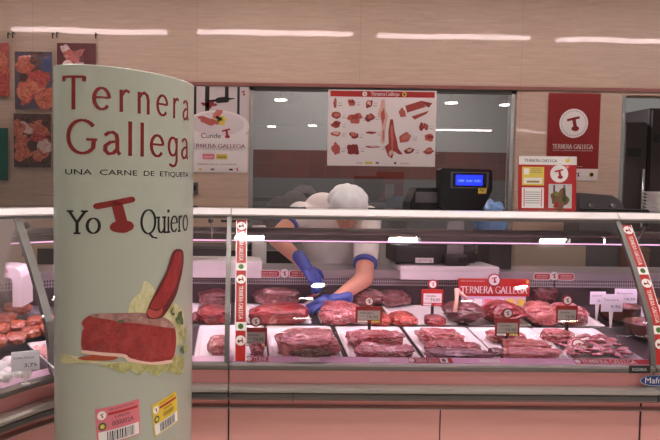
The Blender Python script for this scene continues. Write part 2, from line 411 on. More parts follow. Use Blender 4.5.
for k, (x0, y0, x1, y1, w) in enumerate(spans):
    c = mirror((x0+x1)/2, (y0+y1)/2, ZT)
    if k == 0: proto = tube_fixture(1.46); o = proto
    else: o = copy_tree(proto)
    o.location = c; tag(o, f'white fluorescent ceiling tube light over the meat counter, {w} of four', 'ceiling light', 'ceiling tubes over the counter')
for px, w in ((463, 'left'), (545, 'right')):
    o = copy_tree(proto); o.location = mirror(px, 130.5, ZT); tag(o, f'white fluorescent ceiling tube far behind the camera over the aisle, {w} one', 'ceiling light', 'ceiling tubes over the aisle')
DL = mat('downlight_lens', (255, 246, 240), .4, emit=DOWN)
def downlight():
    e = empty('round_ceiling_lamp', (0, 0, 0))
    b = MB(); b.tube([(0, 0, -.002), (0, 0, .34)], .012, ALU, 8); b.tube([(0, 0, 0), (0, 0, .06)], [.115, .06], WHITE, 28); b.build('shade', e)
    b = MB(); b.tube([(0, 0, -.012), (0, 0, -.002)], .10, DL, 28); b.build('lens', e)
    return e
for k, (px, py, w) in enumerate([(281, 99, 'seen brightest in the left window'), (272, 126, 'second in the left window'), (313, 125, 'third, beside the poster'), (453, 102, 'over the scale'), (508, 104, 'by the window jamb')]):
    if k == 0: dproto = downlight(); o = dproto
    else: o = copy_tree(dproto)
    o.location = mirror(px, py, 2.95); tag(o, f'round white ceiling lamp mirrored in the window glass, {w}', 'ceiling light', 'round ceiling lamps')

DLK = mat('downlight_lens_bright', (255, 246, 238), .4, emit=KEY)
for k, (x, y, w) in enumerate([(.67, 1.42, 'rear one of the middle pair'), (.60, .98, 'front one of the middle pair'), (2.36, 1.42, 'rear one of the right pair'), (2.02, .92, 'front one of the right pair'), (-1.05, 1.39, 'rear one of the left pair'),
                               (-1.2, -.9, 'left of the banner aisle'), (.9, -.9, 'middle of the aisle'), (2.6, -.9, 'right of the aisle'), (0, -3.6, 'far aisle left'), (2.4, -3.6, 'far aisle right')]):
    if k == 0:
        kproto = empty('round_ceiling_lamp', (0, 0, 0)); o = kproto
        b = MB(); rows = [[Vector((r_*math.cos(a), r_*math.sin(a), z)) for a in [2*math.pi*q/32 for q in range(32)]] for r_, z in ((.066, .066), (.068, 0), (.076, 0), (.078, .07), (.06, .10), (.012, .12), (.012, .34))]
        b.grid(rows, BLACK, True, False, True); b.build('shade', kproto)
        b = MB(); b.tube([(0, 0, .060), (0, 0, .064)], .062, DLK, 28); b.build('lens', kproto)
    else: o = copy_tree(kproto)
    o.location = (x, y, 2.95); tag(o, f'bright round white ceiling lamp glinting in the case glass, {w}', 'ceiling light', 'round lamps before the counter')

PAN = mat('panel_lens', (255, 246, 244), .4, emit=PANEL)
for k, (x, w) in enumerate([(.09, 'left'), (1.27, 'middle'), (2.42, 'right'), (-1.1, 'leftmost')]):
    if k == 0:
        e = pproto = empty('ceiling_panel_lamp', (0, 0, 0))
        b = MB(); 
        for lo, hi in (((-.13, -.06, 0), (-.12, .06, .10)), ((.12, -.06, 0), (.13, .06, .10)), ((-.12, -.06, 0), (.12, -.05, .10)), ((-.12, .05, 0), (.12, .06, .10)), ((-.13, -.06, .10), (.13, .06, .115))): b.box(lo, hi, BLACK)
        b.tube([(0, 0, .115), (0, 0, .33)], .01, BLACK, 8); b.build('frame', e)
        b = MB(); b.box((-.11, -.026, .05), (.11, .026, .055), PAN); b.build('diffuser', e)
    else: e = copy_tree(pproto)
    e.location = (x, 2.24, 2.95); tag(e, f'rectangular white ceiling lamp directly over the case front, {w} one', 'ceiling light', 'rectangular lamps over the case')

# ------------------------------------------------------------------ display cases (profile swept along a path)
Y0 = 2.76
XJ = at(231.5, 215, 3.09).x; XR = XJ+1.875; XS = -.285; RAD = .62; YC = Y0-RAD
def straight(x0, x1, n=2):
    return [(lambda d, z, x=x0+(x1-x0)*k/(n-1): Vector((x, Y0+d, z))) for k in range(n)]
def corner_path():
    out = [(lambda d, z: Vector((XJ-.004, Y0+d, z)))]
    N = 26
    for k in range(N+1):
        a = R(58*k/N); out.append(lambda d, z, a=a: Vector((XS-(RAD+d)*math.sin(a), YC+(RAD+d)*math.cos(a), z)))
    a = R(58); out.append(lambda d, z: Vector((XS-(RAD+d)*math.sin(a)-1.0*math.cos(a), YC+(RAD+d)*math.cos(a)-1.0*math.sin(a), z)))
    return out
GLP = [(.004, .753), (.012, .80), (.02, .86), (.045, .951), (.10, 1.046), (.17, 1.167), (.235, 1.26), (.29, 1.338), (.325, 1.385)]
def glz(d_list): return d_list
DZ = lambda d: .742+.122*(d-.09)
def sweep(mb, path, prof, m, closed=True, smooth=True):
    rows = [[f(d, z) for d, z in prof] for f in path]
    vs = mb.grid(rows, m, smooth, False, closed)
    if closed:
        for r in (vs[0], vs[-1][::-1]):
            try: f = mb.bm.faces.new(r); f.material_index = mb.mi(m)
            except ValueError: pass
def rc(d0, z0, d1, z1): return [(d0, z0), (d1, z0), (d1, z1), (d0, z1)]
VENT = mat('vent_steel', (168, 162, 166), .45, metal=.2)
nt = VENT.node_tree; L = nt.links.new
tc = nt.nodes.new('ShaderNodeTexCoord'); mp = nt.nodes.new('ShaderNodeMapping'); mp.inputs['Rotation'].default_value = (R(90), 0, 0); L(tc.outputs['Object'], mp.inputs[0])
br = nt.nodes.new('ShaderNodeTexBrick'); br.offset = 0; br.inputs['Scale'].default_value = 1; br.inputs['Brick Width'].default_value = .013; br.inputs['Row Height'].default_value = .02; br.inputs['Mortar Size'].default_value = .0026
br.inputs['Color1'].default_value = lin((70, 64, 66)); br.inputs['Color2'].default_value = lin((84, 78, 80)); br.inputs['Mortar'].default_value = lin((188, 180, 184))
L(mp.outputs[0], br.inputs['Vector']); L(br.outputs['Color'], nt.nodes['Principled BSDF'].inputs['Base Color'])
DECK = mat('deck_steel', (84, 72, 76), .35, metal=.3)
INNER = mat('inner_wall', (84, 70, 74), .35, metal=.3, coat=.4)

def flat(path, d, z):   # helper for shallow shading
    return [f(d, z) for f in path]
def case(path, label, corner=False):
    ref = path[0](0, 0); ref.z = 0
    e = empty('display_case', (0, 0, 0)); tag(e, label, 'display case')
    def part(name, prof, m, closed=True, smooth=False):
        b = MB(); sweep(b, path, prof, m, closed, smooth)
        return b.build(name, e)
    part('kick_plate', rc(.14, 0, .20, .14), BLACK)
    part('lower_panel', rc(.08, .14, .14, .575), mat('lit_salmon_enamel', (240, 176, 168), .4, coat=.3, coat_rough=.15))  # lighter copy of the salmon enamel: the panel's glow is put into its colour
    # rounded steel strip over a rubber bumper
    part('bumper', [(.05, .652), (.0, .656), (-.035, .655), (-.05, .648), (-.052, .640), (-.048, .634), (0, .632), (.05, .632)], STEELB)
    part('bumper_rubber', [(.06, .632), (-.03, .632), (-.036, .622), (-.034, .604), (-.02, .592), (.0, .588), (.06, .588)], RUBBER)
    part('lower_trim', [(.09, .588), (.02, .588), (.018, .578), (.06, .572), (.09, .572)], PINK)
    part('lower_lip', [(.052, .528), (.052, .533), (.07, .540), (.082, .540), (.082, .528)], STEELB)
    part('front_panel', [(.05, .652), (.022, .652), (0, .722), (.05, .722)], PINK)
    part('rim', [(.05, .722), (-.012, .722), (-.016, .73), (-.014, .741), (-.004, .748), (.01, .752), (.05, .752)], mat('rim_steel', (112, 106, 100), .35, metal=.4))
    part('price_rail', [(.012, .752), (.042, .768), (.046, .768), (.046, .74)], mat('rail_pink', (232, 190, 214), .3, coat=.5))
    part('deck', [(.054, DZ(.054)-.05), (.054, DZ(.054)), (.95, DZ(.95)), (.95, DZ(.95)-.05)], DECK)
    part('row_divider', [(.502, DZ(.5)), (.510, DZ(.5)), (.510, DZ(.5)+.018), (.502, DZ(.5)+.018)], ALU)
    part('inner_back_wall', rc(.93, DZ(.93), .95, .965), INNER)
    part('vent_grille', rc(.915, .955, .95, 1.005), VENT)
    part('body', [(.14, .1), (1.12, .1), (1.12, .99), (.955, .99), (.955, .70), (.14, .62)], STEELD)
    part('rear_worktop', [(.90, 1.005), (1.20, 1.005), (1.20, 1.045), (.90, 1.045)], mat('worktop_steel', (172, 166, 168), .3, metal=.4))
    g = MB(); sweep(g, path, GLP, GLASS, False, True); g.build('front_glass', e, fix=False)
    part('glass_rail', [(.312, 1.365), (.34, 1.365), (.34, 1.382), (.312, 1.382)], STEELD)
    part('shelf_edge', [(.312, 1.379), (.302, 1.386), (.328, 1.4115), (.345, 1.414), (.40, 1.414), (.40, 1.404), (.345, 1.402), (.335, 1.379)], LEDGE)
    part('glass_shelf', rc(.40, 1.404, .70, 1.4135), GLASS)
    part('canopy_profile', [(.40+.022*math.cos(a), 1.303+.016*math.sin(a)) for a in [2*math.pi*k/14 for k in range(14)]], STEELD, smooth=True)
    part('lamp_housing', [(.425, 1.244), (.425, 1.283), (.475, 1.283), (.475, 1.250), (.472, 1.250), (.472, 1.279), (.428, 1.279), (.428, 1.244)], STEELD)
    part('lamp_lens', rc(.4235, 1.2475, .4245, 1.2535), LENS)
    b = MB(); sweep(b, path, [(.449+.011*math.cos(a), 1.263+.011*math.sin(a)) for a in [2*math.pi*k/10 for k in range(10)]], LED_M); b.build('lamp_tube', e)
    part('shelf_beam', rc(.69, 1.392, .705, 1.4035), STEELD)
    return e
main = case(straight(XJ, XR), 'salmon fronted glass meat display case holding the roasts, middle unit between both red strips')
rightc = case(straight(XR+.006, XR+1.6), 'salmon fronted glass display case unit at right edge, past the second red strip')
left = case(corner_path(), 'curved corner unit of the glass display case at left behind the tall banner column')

def gpoint(x, t, off=0):      # point on the front glass at parameter t (0 bottom .. 1 top)
    L = [0]
    for (a, b_), (c, d_) in zip(GLP, GLP[1:]): L.append(L[-1]+math.hypot(c-a, d_-b_))
    s = t*L[-1]
    for k in range(len(L)-1):
        if s <= L[k+1]+1e-9:
            f = (s-L[k])/(L[k+1]-L[k]); a, c = GLP[k], GLP[k+1]
            # smoothed normal
            def nrm(j):
                j = max(0, min(j, len(GLP)-2)); p, q = GLP[j], GLP[j+1]; l = math.hypot(q[0]-p[0], q[1]-p[1]); return (-(q[1]-p[1])/l, (q[0]-p[0])/l)
            n0 = nrm(k-1) if f < .5 else nrm(k); n1 = nrm(k) if f < .5 else nrm(k+1); g = f+.5 if f < .5 else f-.5
            n = (n0[0]*(1-g)+n1[0]*g, n0[1]*(1-g)+n1[1]*g)
            return Vector((x, Y0+a[0]+(c[0]-a[0])*f+n[0]*off, a[1]+(c[1]-a[1])*f+n[1]*off)), L[-1]
GLEN = gpoint(0, 0)[1]
def strip(x, parent):
    # printed red strip on the glass: u along the height (top = 0), v across
    p = Print(); w = .052; Lh = GLEN*.985
    p.rect(.03, -w/2, Lh, w/2, PAPER); p.layer()
    p.rect(.03, -w/2+.004, Lh, w/2-.004, RED); p.layer()
    u = .025; unit = Lh/2.72
    k = 0
    while u < Lh-.02:
        p.disc(u+.035, 0, .022, .022, PAPER); p.layer(); p.z += 0
        if u+.06 < Lh: lg = (u+.035, 0)
        q = Print(); q.logo(0, 0, .017, DRED)
        for pts, z, m in q.p: p.p.append(([(lg[0]+a_, lg[1]+b_) for a_, b_ in pts], p.z, m))
        p.z -= 1
        if u+.25 < Lh:
            q = Print(); q.serif('TERNERA GALLEGA', 0, -.0085, .017, PAPER, .15, .5, .06)
            sc = .155/ max(a_ for pts, z, m in q.p for a_, b_ in pts)
            for pts, z, m in q.p: p.p.append(([(u+.068+a_*sc, b_-.0085*0) for a_, b_ in pts], p.z, m))
            p.rect(u+.235, -w/2+.004, u+.272, w/2-.004, PAPER); p.layer(); p.disc(u+.2535, 0, .012, .012, GREEN); p.z -= 1
        u += .280
    def fm(u_, v_, d): 
        t = 1-.01-u_/GLEN
        return gpoint(x+v_, max(0, min(1, t)), .001+d)[0]
    o = p.build('brand_strip', fm, parent, step=.02)
    return o
def post(x, parent, half=.011):
    b = MB(); rows = []
    for k in range(25):
        q = gpoint(x, k/24, .003)[0]; q2 = gpoint(x, k/24, -.014)[0]
        rows.append([q+Vector((-half, 0, 0)), q+Vector((half, 0, 0)), q2+Vector((half, 0, 0)), q2+Vector((-half, 0, 0))])
    b.grid(rows, STEELD, False, False, True)
    b.build('glass_joint_post', parent)
post(XJ-.010, left); post(XR, main)
strip(at(241, 290, 2.87).x, main); strip(XR+.033, rightc)
for x, par in ((XJ-.10, left), (XR+.15, rightc)):   # knobbed glass brackets
    b = MB(); b.tube([(x, 3.10, 1.352), (x+.004, 3.14, 1.30), (x+.004, 3.17, 1.26)], .006, ALU, 8); b.ell((x, 3.085, 1.352), (.013, .013, .013), BLACK, 12); b.build('glass_bracket', par)
b = MB(); b.box((XJ-.05, 3.066, 1.348), (XJ+.09, 3.09, 1.358), BLACK); b.build('glass_clamp', main)
# mitre post of the corner
b = MB(); A = R(46); ca, sa = math.cos(A), math.sin(A); rows = []
for k in range(25):
    q = gpoint(0, k/24, .003)[0]; q2 = gpoint(0, k/24, -.02)[0]; row = []
    for pt, s_ in ((q, -1), (q, 1), (q2, 1), (q2, -1)):
        rr = RAD+(pt.y-Y0); c = Vector((XS-rr*sa, YC+rr*ca, pt.z)); row.append(c+Vector((ca, sa, 0))*(-.018*s_))
    rows.append(row)
b.grid(rows, STEELD, False, False, True); b.build('glass_joint_post', left)
b = MB()
for s_ in (-1, 1):
    rr = RAD+.35; c = Vector((XS-rr*sa, YC+rr*ca, 1.335))+Vector((ca, sa, 0))*(.06*s_)
    b.tube([c, c+Vector((-.02, .02, -.14))], .009, ALU, 8); b.ell(c, (.016, .016, .016), BLACK, 12)
b.build('glass_bracket', left)
# panel joints
SEAM = mat('seam_dark', (60, 36, 34), .7)
for x, par in ((XJ, main), (XR, rightc)):
    b = MB(); b.box((x-.003, Y0+.076, .14), (x+.003, Y0+.082, .575), SEAM); b.prism([(x-.0015, Y0+.0205, .652), (x-.0015, Y0-.0015, .722), (x-.0015, Y0+.004, .722), (x-.0015, Y0+.026, .652)], (.003, 0, 0), SEAM); b.build('seam', par)
b = MB(); xx = at(440, 425, Y0+.078).x; b.box((xx-.002, Y0+.077, .14), (xx+.002, Y0+.082, .528), SEAM); b.build('seam', main)
b = MB(); xx = at(293, 398, Y0-.035).x; b.box((xx-.002, Y0-.0375, .592), (xx+.002, Y0-.03, .632), BLACK); b.build('bumper_seam', main)
# stickers on the price rail
rl = plane_map((0, Y0+.012, .752), (1, 0, 0), Vector((0, .030, .016)).normalized(), Vector((0, -.016, .030)).normalized())
H = .034
for x0, x1 in ((246, 268), (408, 452), (574, 664)):
    a, c = at(x0, 364, Y0+.03).x, at(x1, 364, Y0+.03).x
    p = Print(); p.rect(a, .001, c, H-.001, RED); p.layer()
    q = Print(); q.serif('TERNERA GALLEGA' if x0 != 246 else 'TERNE', a+.032, .006, .022, PAPER, .16, .4, .05)
    xs = [v[0] for t in q.p for v in t[0]]; end = c-.062 if x0 != 246 else c-.004; k = min(1, (end-a-.032)/(max(xs)-a-.032))
    for t in q.p: p.p.append(([(a+.032+(v[0]-a-.032)*k, v[1]) for v in t[0]], 1, t[2]))
    p.disc(a+.014, H/2, .013, .013, PAPER, 16)
    if x0 != 246: p.rect(c-.055, .003, c-.02, H-.003, PAPER); p.z += 1; p.disc(c-.038, H/2, .01, .01, GREEN, 14)
    p.build('rail_sticker', rl, main)
for px in (302, 372, 482):
    p = Print(); p.rect(at(px, 364, Y0+.03).x-.012, .007, at(px, 364, Y0+.03).x+.078, .027, PAPER); p.build('rail_label', rl, main)
# oval labels on the worktop edge
for px0, px1, par in ((533.5, 574.5, main), (257, 312, main)):
    p = Print(); a, c = at(px0, 273, Y0+.9).x, at(px1, 273, Y0+.9).x; h = .022; w = c-a
    for s0, s1 in ((0, .42), (.58, 1)):
        p.z = 0; u0_, u1_ = a+w*s0, a+w*s1
        p.poly([(u0_+.01, -h), (u1_-.01, -h), (u1_, -h+.01), (u1_, h-.01), (u1_-.01, h), (u0_+.01, h), (u0_, h-.01), (u0_, -h+.01)], PAPER); p.layer()
        p.poly([(u0_+.012, -h+.005), (u1_-.012, -h+.005), (u1_-.005, -h+.013), (u1_-.005, h-.013), (u1_-.012, h-.005), (u0_+.012, h-.005), (u0_+.005, h-.013), (u0_+.005, -h+.013)], RED); p.layer()
        x = (u0_+u1_)/2
        p.text('TERNERA', u0_+.015, .001, u1_-u0_-.03, .009, PAPER); p.text('GALLEGA', u0_+.015, -.011, u1_-u0_-.03, .008, PAPER)
    p.z = 2; p.disc(a+w/2, .004, .023, .026, PAPER); p.layer(); p.logo(a+w/2, .004, .016, DRED)
    p.build('worktop_label', plane_map((0, Y0+.899, 1.02)), par)
# maker plates on the front
p = Print(); a, c = at(628.5, 368, Y0-.014), at(650, 368, Y0-.014)
p.rect(0, 0, c.x-a.x, .034, BLACK); p.layer(); p.text('KOXKA', .016, .011, c.x-a.x-.032, .013, mat('plate_letter', (205, 205, 200), .3)); 
p.build('maker_plate', plane_map((a.x, Y0-.0165, .722)), main)
p = Print(); c = at(656, 380.5, Y0); p.disc(0, 0, .072, .026, mat('badge_rim', (170, 180, 200), .3)); p.layer(); p.disc(0, 0, .068, .022, mat('badge_blue', (18, 52, 120), .3, coat=.5)); p.layer()
p.text('Mafrol', -.05, -.012, .10, .026, PAPER); p.build('maker_badge', plane_map((c.x, Y0-.001, c.z)), main)

# ------------------------------------------------------------------ deck placing
def dd(P):
    if P.x > XS: return P.y-Y0
    if math.atan2(XS-P.x, P.y-YC) > R(58): return (XS-P.x)*math.sin(R(58))+(P.y-YC)*math.cos(R(58))-RAD
    return math.hypot(P.x-XS, P.y-YC)-RAD
def deck(px, py, lift=0):
    d = ray(px, py); lo, hi = 1.2, 6.0
    for _ in range(60):
        m = (lo+hi)/2; P = EYE+d*(m/d.y)
        if P.z > DZ(dd(P))+lift: lo = m
        else: hi = m
    return EYE+d*(lo/d.y)
SL = math.atan(.122)

# trays
def tray_mesh(w, dp, h, m, th=.004):
    b = MB(); s = .018
    def ring(ins, z): 
        x, y0, y1, r = w/2-ins, ins, dp-ins, .02; out = []
        for cx, cy, a0 in ((x-r, y0+r, -90), (x-r, y1-r, 0), (-x+r, y1-r, 90), (-x+r, y0+r, 180)):
            for k in range(5): a = R(a0+22.5*k); out.append((cx+r*math.cos(a), cy+r*math.sin(a), z))
        return out
    b.grid([ring(s, 0), ring(.006, h-.004), ring(0, h), ring(-.002+.0, h+.001), ring(.008, h), ring(s+.003, .004)], m, True, False, True)
    f = b.bm.faces.new([b.bm.verts.new(p) for p in ring(s+.003, .004)]); f.material_index = 0
    f = b.bm.faces.new([b.bm.verts.new(p) for p in ring(s, 0)][::-1]); f.material_index = 0
    return b
edges = [195, 267, 345, 424, 499, 572, 644]
FRX = [at(x, 362, Y0+.075).x for x in edges]
TR = tray_mesh(.328, .435, .016, WHITE).build('meat_tray')
names = ['holding a small pinkish joint, left of the red strip', 'holding the big rolled roast', 'holding two flat marbled joints', 'holding long fatty cuts', 'under the price sign with yellowish cuts', 'filled with thin pink slices', 'under the small price sign beside the left strip']
order = [(0, FRX[0]-.0), ]
tx = [(FRX[k]+FRX[k+1])/2 for k in range(6)]
tl = ['left of the first red strip, holding a small pinkish joint', 'with the big rolled roast in front row', 'with two flat marbled joints in front row', 'with long fat-streaked cuts in front row', 'with yellowish fatty cuts in front row', 'filled with thin pink slices in front row']
# first gap (195..267) is shared by two trays seen either side of the glass joint
tx[0] = at(231, 350, Y0+.25).x
for k, x in enumerate(tx):
    o = TR if k == 0 else copy_tree(TR)
    o.location = (x, Y0+.060, DZ(.060)+.0015); o.rotation_euler = (SL, 0, 0)
    tag(o, 'white plastic meat tray '+tl[k], 'tray', 'front row meat trays')
BX = [at(x, 329, Y0+.52).x for x in (228, 318, 368, 424, 489, 540)]
bl = ['under the lean red roast', 'under the pale marbled chunk', 'under the orange-red cuts', 'under the small round cut', 'under the bony rib joint', 'under the fat-edged joint at right']
TR2 = tray_mesh(.335, .34, .014, WHITE).build('meat_tray')
bx = [-.04+.345*k for k in range(-1, 5)]
bl = ['at far left under the red joint', 'under the lean red roast', 'under the pale marbled chunk', 'under the small cut and bony rib', 'under the dark peaked joint', 'under the fat-edged joint at right']
bx = [at(x, 326, Y0+.56).x for x in (198, 279, 352, 425, 498, 571)]
for k, x in enumerate(bx):
    o = TR2 if k == 0 else copy_tree(TR2)
    o.location = (x, Y0+.53, DZ(.53)+.0015); o.rotation_euler = (SL, 0, 0)
    tag(o, 'white back row meat tray '+bl[k], 'tray', 'back row meat trays')

# ------------------------------------------------------------------ meat
def meat(name, x0, y0, x1, y1, m, label, cat='meat', depth=None, seed=0, kind='roast', rot=0, group=None, lift=.007, sub=5, Yc=None):
    F_ = deck((x0+x1)/2, y1, lift)
    w = (x1-x0)/F*F_.y
    dp = depth or w*.6
    fd = Vector((0, 1, 0))
    C_ = F_+fd*(dp*.5); d = dd(C_); C_.z = DZ(d)+lift
    top = at((x0+x1)/2, y0, C_.y).z; h = max(.02, top-C_.z)
    bm = bmesh.new(); bmesh.ops.create_icosphere(bm, subdivisions=sub, radius=1)
    rnd = Vector((seed*7.3, seed*1.7, seed*3.9))
    for v in bm.verts:
        p = v.co.copy()
        e = {'roast': .78, 'slab': .55, 'peak': .95, 'loaf': .6}[kind]
        q = Vector([math.copysign(abs(c)**e, c) for c in p])
        n1 = noise.noise(p*1.3+rnd); n2 = noise.noise(p*3.1+rnd*1.3); n3 = noise.noise(p*7.5+rnd)
        rdg = 1-abs(noise.noise(Vector((p.x*2.2, p.y*3.4, p.z*3.4))+rnd*.6))*2
        k = 1+.20*n1+.11*n2+.035*n3-.07*max(0, rdg-.75)*4
        k -= .10*max(0, .25-abs(noise.noise(Vector((p.x*1.1, p.y*2.5, p.z*2.5))+rnd*2)))*2.2; q *= k/1.04
        if kind == 'peak': q.z = q.z*(1-.55*abs(p.x+.3)) + .0; q.x += .12*q.z
        if kind == 'slab': q.z += .18*n2
        z = (q.z*.5+.5); z = max(z, .0+.06*abs(n2)); 
        if q.z < -.6: q.x *= .93; q.y *= .93
        v.co = Vector((q.x*w/2*1.0, q.y*dp/2, max(0, (z-.06)*h/.94)))
    zs = max(v.co.z for v in bm.verts); xs = max(abs(v.co.x) for v in bm.verts)
    for v in bm.verts: v.co.z *= h/zs; v.co.x *= (w/2)/xs
    for f in bm.faces: f.smooth = True
    me = bpy.data.meshes.new(name); bm.to_mesh(me); bm.free(); me.materials.append(m)
    o = bpy.data.objects.new(name, me); COL.objects.link(o); o.location = C_; o.rotation_euler = (SL, 0, R(rot))
    tag(o, label, cat, group); return o
# front row
meat('beef_joint', 206, 335, 229, 361, FATTY, 'small pinkish joint on white tray left of the first red strip', depth=.16, seed=1)
meat('beef_cut', 249, 341, 266, 361, MARB, 'small pink cut behind the dark price sign by the left red strip', depth=.14, seed=2)
big = meat('rolled_roast', 275, 331, 344, 361, FATTY, 'biggest rolled pink roast with browned cut face, front row', depth=.2, seed=3, kind='loaf')
meat('beef_joint', 347, 331, 409, 350, MARB, 'upper flat marbled joint in the tray right of the rolled roast', depth=.15, seed=4, kind='slab')
meat('beef_joint', 354, 346, 421, 362, MARB, 'lower flat marbled joint nearest the glass, right of the rolled roast', depth=.13, seed=5, kind='slab')
meat('beef_joint', 420, 330, 468, 347, MARB, 'white streaked lumpy joint at the back of the long cuts tray', depth=.14, seed=6, kind='slab')
meat('beef_cut', 425, 342, 486, 354, MARB, 'middle long cut with silvery fat, below the streaked lumpy joint', depth=.10, seed=7, kind='slab')
meat('beef_cut', 424, 350, 500, 362, WRAP, 'long flat cut nearest the glass in the middle of the case', depth=.09, seed=8, kind='slab')
meat('beef_cut', 489, 331, 531, 345, FATTY, 'pale cut lying behind the central grey price sign', depth=.11, seed=9, kind='slab')
meat('beef_cut', 505, 340, 556, 353, FATTY, 'upper yellowish fatty cut right of the central price sign', depth=.10, seed=10, kind='slab')
meat('beef_cut', 502, 349, 567, 361, FATTY, 'lower yellowish fatty cut nearest the glass, right of the central sign', depth=.09, seed=11, kind='slab')
meat('beef_cut', 493, 349, 508, 360, DARKM, 'small dark purple cut at the foot of the central price sign', depth=.09, seed=12)
meat('beef_cut', 545, 330, 580, 345, MARB, 'small pink cut behind the thin slices, at foot of the right sign', depth=.10, seed=13, kind='slab')
# back row
meat('beef_joint', 195, 306, 231, 328, LEAN, 'red lean joint in back row, left of the first red strip', depth=.22, seed=14)
meat('lean_roast', 248, 304, 314, 329, LEAN, 'smooth lean red roast in back row, beside the left red strip', depth=.22, seed=15)
meat('beef_joint', 319, 302, 366, 329, MARB, 'pale marbled chunk in back row by the blue gloves', depth=.22, seed=16)
meat('beef_joint', 367, 313, 395, 329, ORANGE, 'orange-red cut in back row, left one of the pair', depth=.16, seed=17)
meat('beef_joint', 391, 313, 422, 329, ORANGE, 'orange-red cut in back row, right one of the pair', depth=.16, seed=18)
meat('beef_cut', 425, 315, 449, 329, LEAN, 'small round red cut under the white price sign', depth=.12, seed=19)
rib = meat('rib_joint', 447, 300, 494, 329, DARKM, 'dark bony rib joint with a pale bone sticking up, back row', depth=.2, seed=20, kind='peak')
meat('beef_joint', 484, 299, 537, 329, LEAN, 'dark red peaked joint under the big red sign', depth=.2, seed=21, kind='peak')
meat('fat_edged_joint', 530, 302, 566, 329, FATTY, 'pink fat-edged joint in back row, right of the peaked joint', depth=.2, seed=22)
meat('beef_joint', 557, 304, 596, 329, MARB, 'marbled red joint at right end of the back row', depth=.2, seed=23)
# behind
meat('wrapped_roast', 252, 287, 303, 308, WRAP, 'greyish wrapped roast against the rear grille, behind the lean roast', depth=.14, seed=24)
meat('wrapped_roast', 350, 288, 386, 309, WRAP, 'greyish wrapped roast at the rear by the bare forearm', depth=.14, seed=25)
meat('wrapped_roast', 378, 290, 414, 309, WRAP, 'greyish wrapped roast at the rear, left of the white price sign', depth=.14, seed=26)
meat('wrapped_roast', 196, 289, 230, 308, WRAP, 'greyish wrapped roast at the rear, left of the first red strip', depth=.14, seed=27)
meat('beef_joint', 529, 284, 562, 306, DARKM, 'dark joint at the rear, right of the big red sign', depth=.12, seed=28)
meat('beef_cut', 306, 290, 330, 303, MARB, 'pink cut being handled under the blue gloves', depth=.10, seed=29, sub=4)
# bones of the rib joint
Mi = Matrix.Translation(rib.location) @ Matrix.Rotation(SL, 4, 'X')
for (x0, y0, x1, y1, r_) in ((455, 312, 457, 289, .012), (458, 291, 470, 303, .011), (462, 322, 466, 306, .008)):
    Yb = rib.location.y-.02; b = MB(); p0, p1 = at(x0, y0, Yb-.05 if y0 > 310 else Yb), at(x1, y1, Yb); iv = Mi.inverted()
    p0, p1 = iv @ p0, iv @ p1; b.tube([p0, p0.lerp(p1, .5)+Vector((.003, 0, .003)), p1], [r_, r_*.8, r_*1.15], BONE, 10)
    b.build('bone', rib)
# cut face of the rolled roast
b = MB(); rows = []
CUT = meat_mat('browned_cut_face', (70, 22, 14), (104, 38, 26), (128, 56, 42), (226, 190, 168), .25, .5, 12)
import functools
bb = [v.co for v in big.data.vertices]; wx = max(v.x for v in bb); fy = min(v.y for v in bb); hz = max(v.z for v in bb)
for k in range(9):
    row = []
    for j in range(25):
        a = 2*math.pi*j/24; rr = k/8
        x = wx*.05+wx*.66*rr*math.cos(a)*(1+.08*math.sin(3*a)); z = hz*.33+hz*.27*rr*math.sin(a)
        row.append(Vector((x, fy*(1.03-.22*(x/wx)**2)-.008*(1-rr**3), max(.004, z))))
    rows.append(row)
b.grid(rows, CUT); b.build('cut_face', big)

# thin slices in the right tray: individual overlapping slices
def slice_mesh(seed):
    bm = bmesh.new(); bmesh.ops.create_icosphere(bm, subdivisions=3, radius=1)
    for v in bm.verts:
        p = v.co.copy(); k = 1+.28*noise.noise(p*1.6+Vector((seed, 0, 0)))
        v.co = Vector((p.x*.034*k, p.y*.030*k, p.z*.0065+.006*noise.noise(Vector((p.x*1.5, p.y*1.5, seed)))))
    for f in bm.faces: f.smooth = True
    me = bpy.data.meshes.new('slice'); bm.to_mesh(me); bm.free(); me.materials.append(SLICE); return me
sm = [slice_mesh(s*2.7) for s in range(4)]
NTH = ['first', 'second', 'third', 'fourth', 'fifth', 'sixth']; ROWN = ['row nearest glass', 'second row', 'middle row', 'fourth row', 'rearmost row']
rng = random.Random(4); n = 0
for r_ in range(5):
    for c in range(6):
        o = bpy.data.objects.new('veal_slice', sm[(r_*6+c) % 4]); COL.objects.link(o)
        x = tx[5]-.125+c*.05+rng.uniform(-.006, .006); y = Y0+.13+r_*.048+rng.uniform(-.006, .006)
        o.location = (x, y, DZ(y-Y0)+.022+.004*(c % 2)+.002*r_); o.rotation_euler = (SL+R(-14)+rng.uniform(-.12, .12), R(12)+rng.uniform(-.15, .15), rng.uniform(0, 6))
        tag(o, f'thin pink veal slice, right tray, {NTH[c]} from left in {ROWN[r_]}', 'meat slice', 'thin veal slices in the right tray')

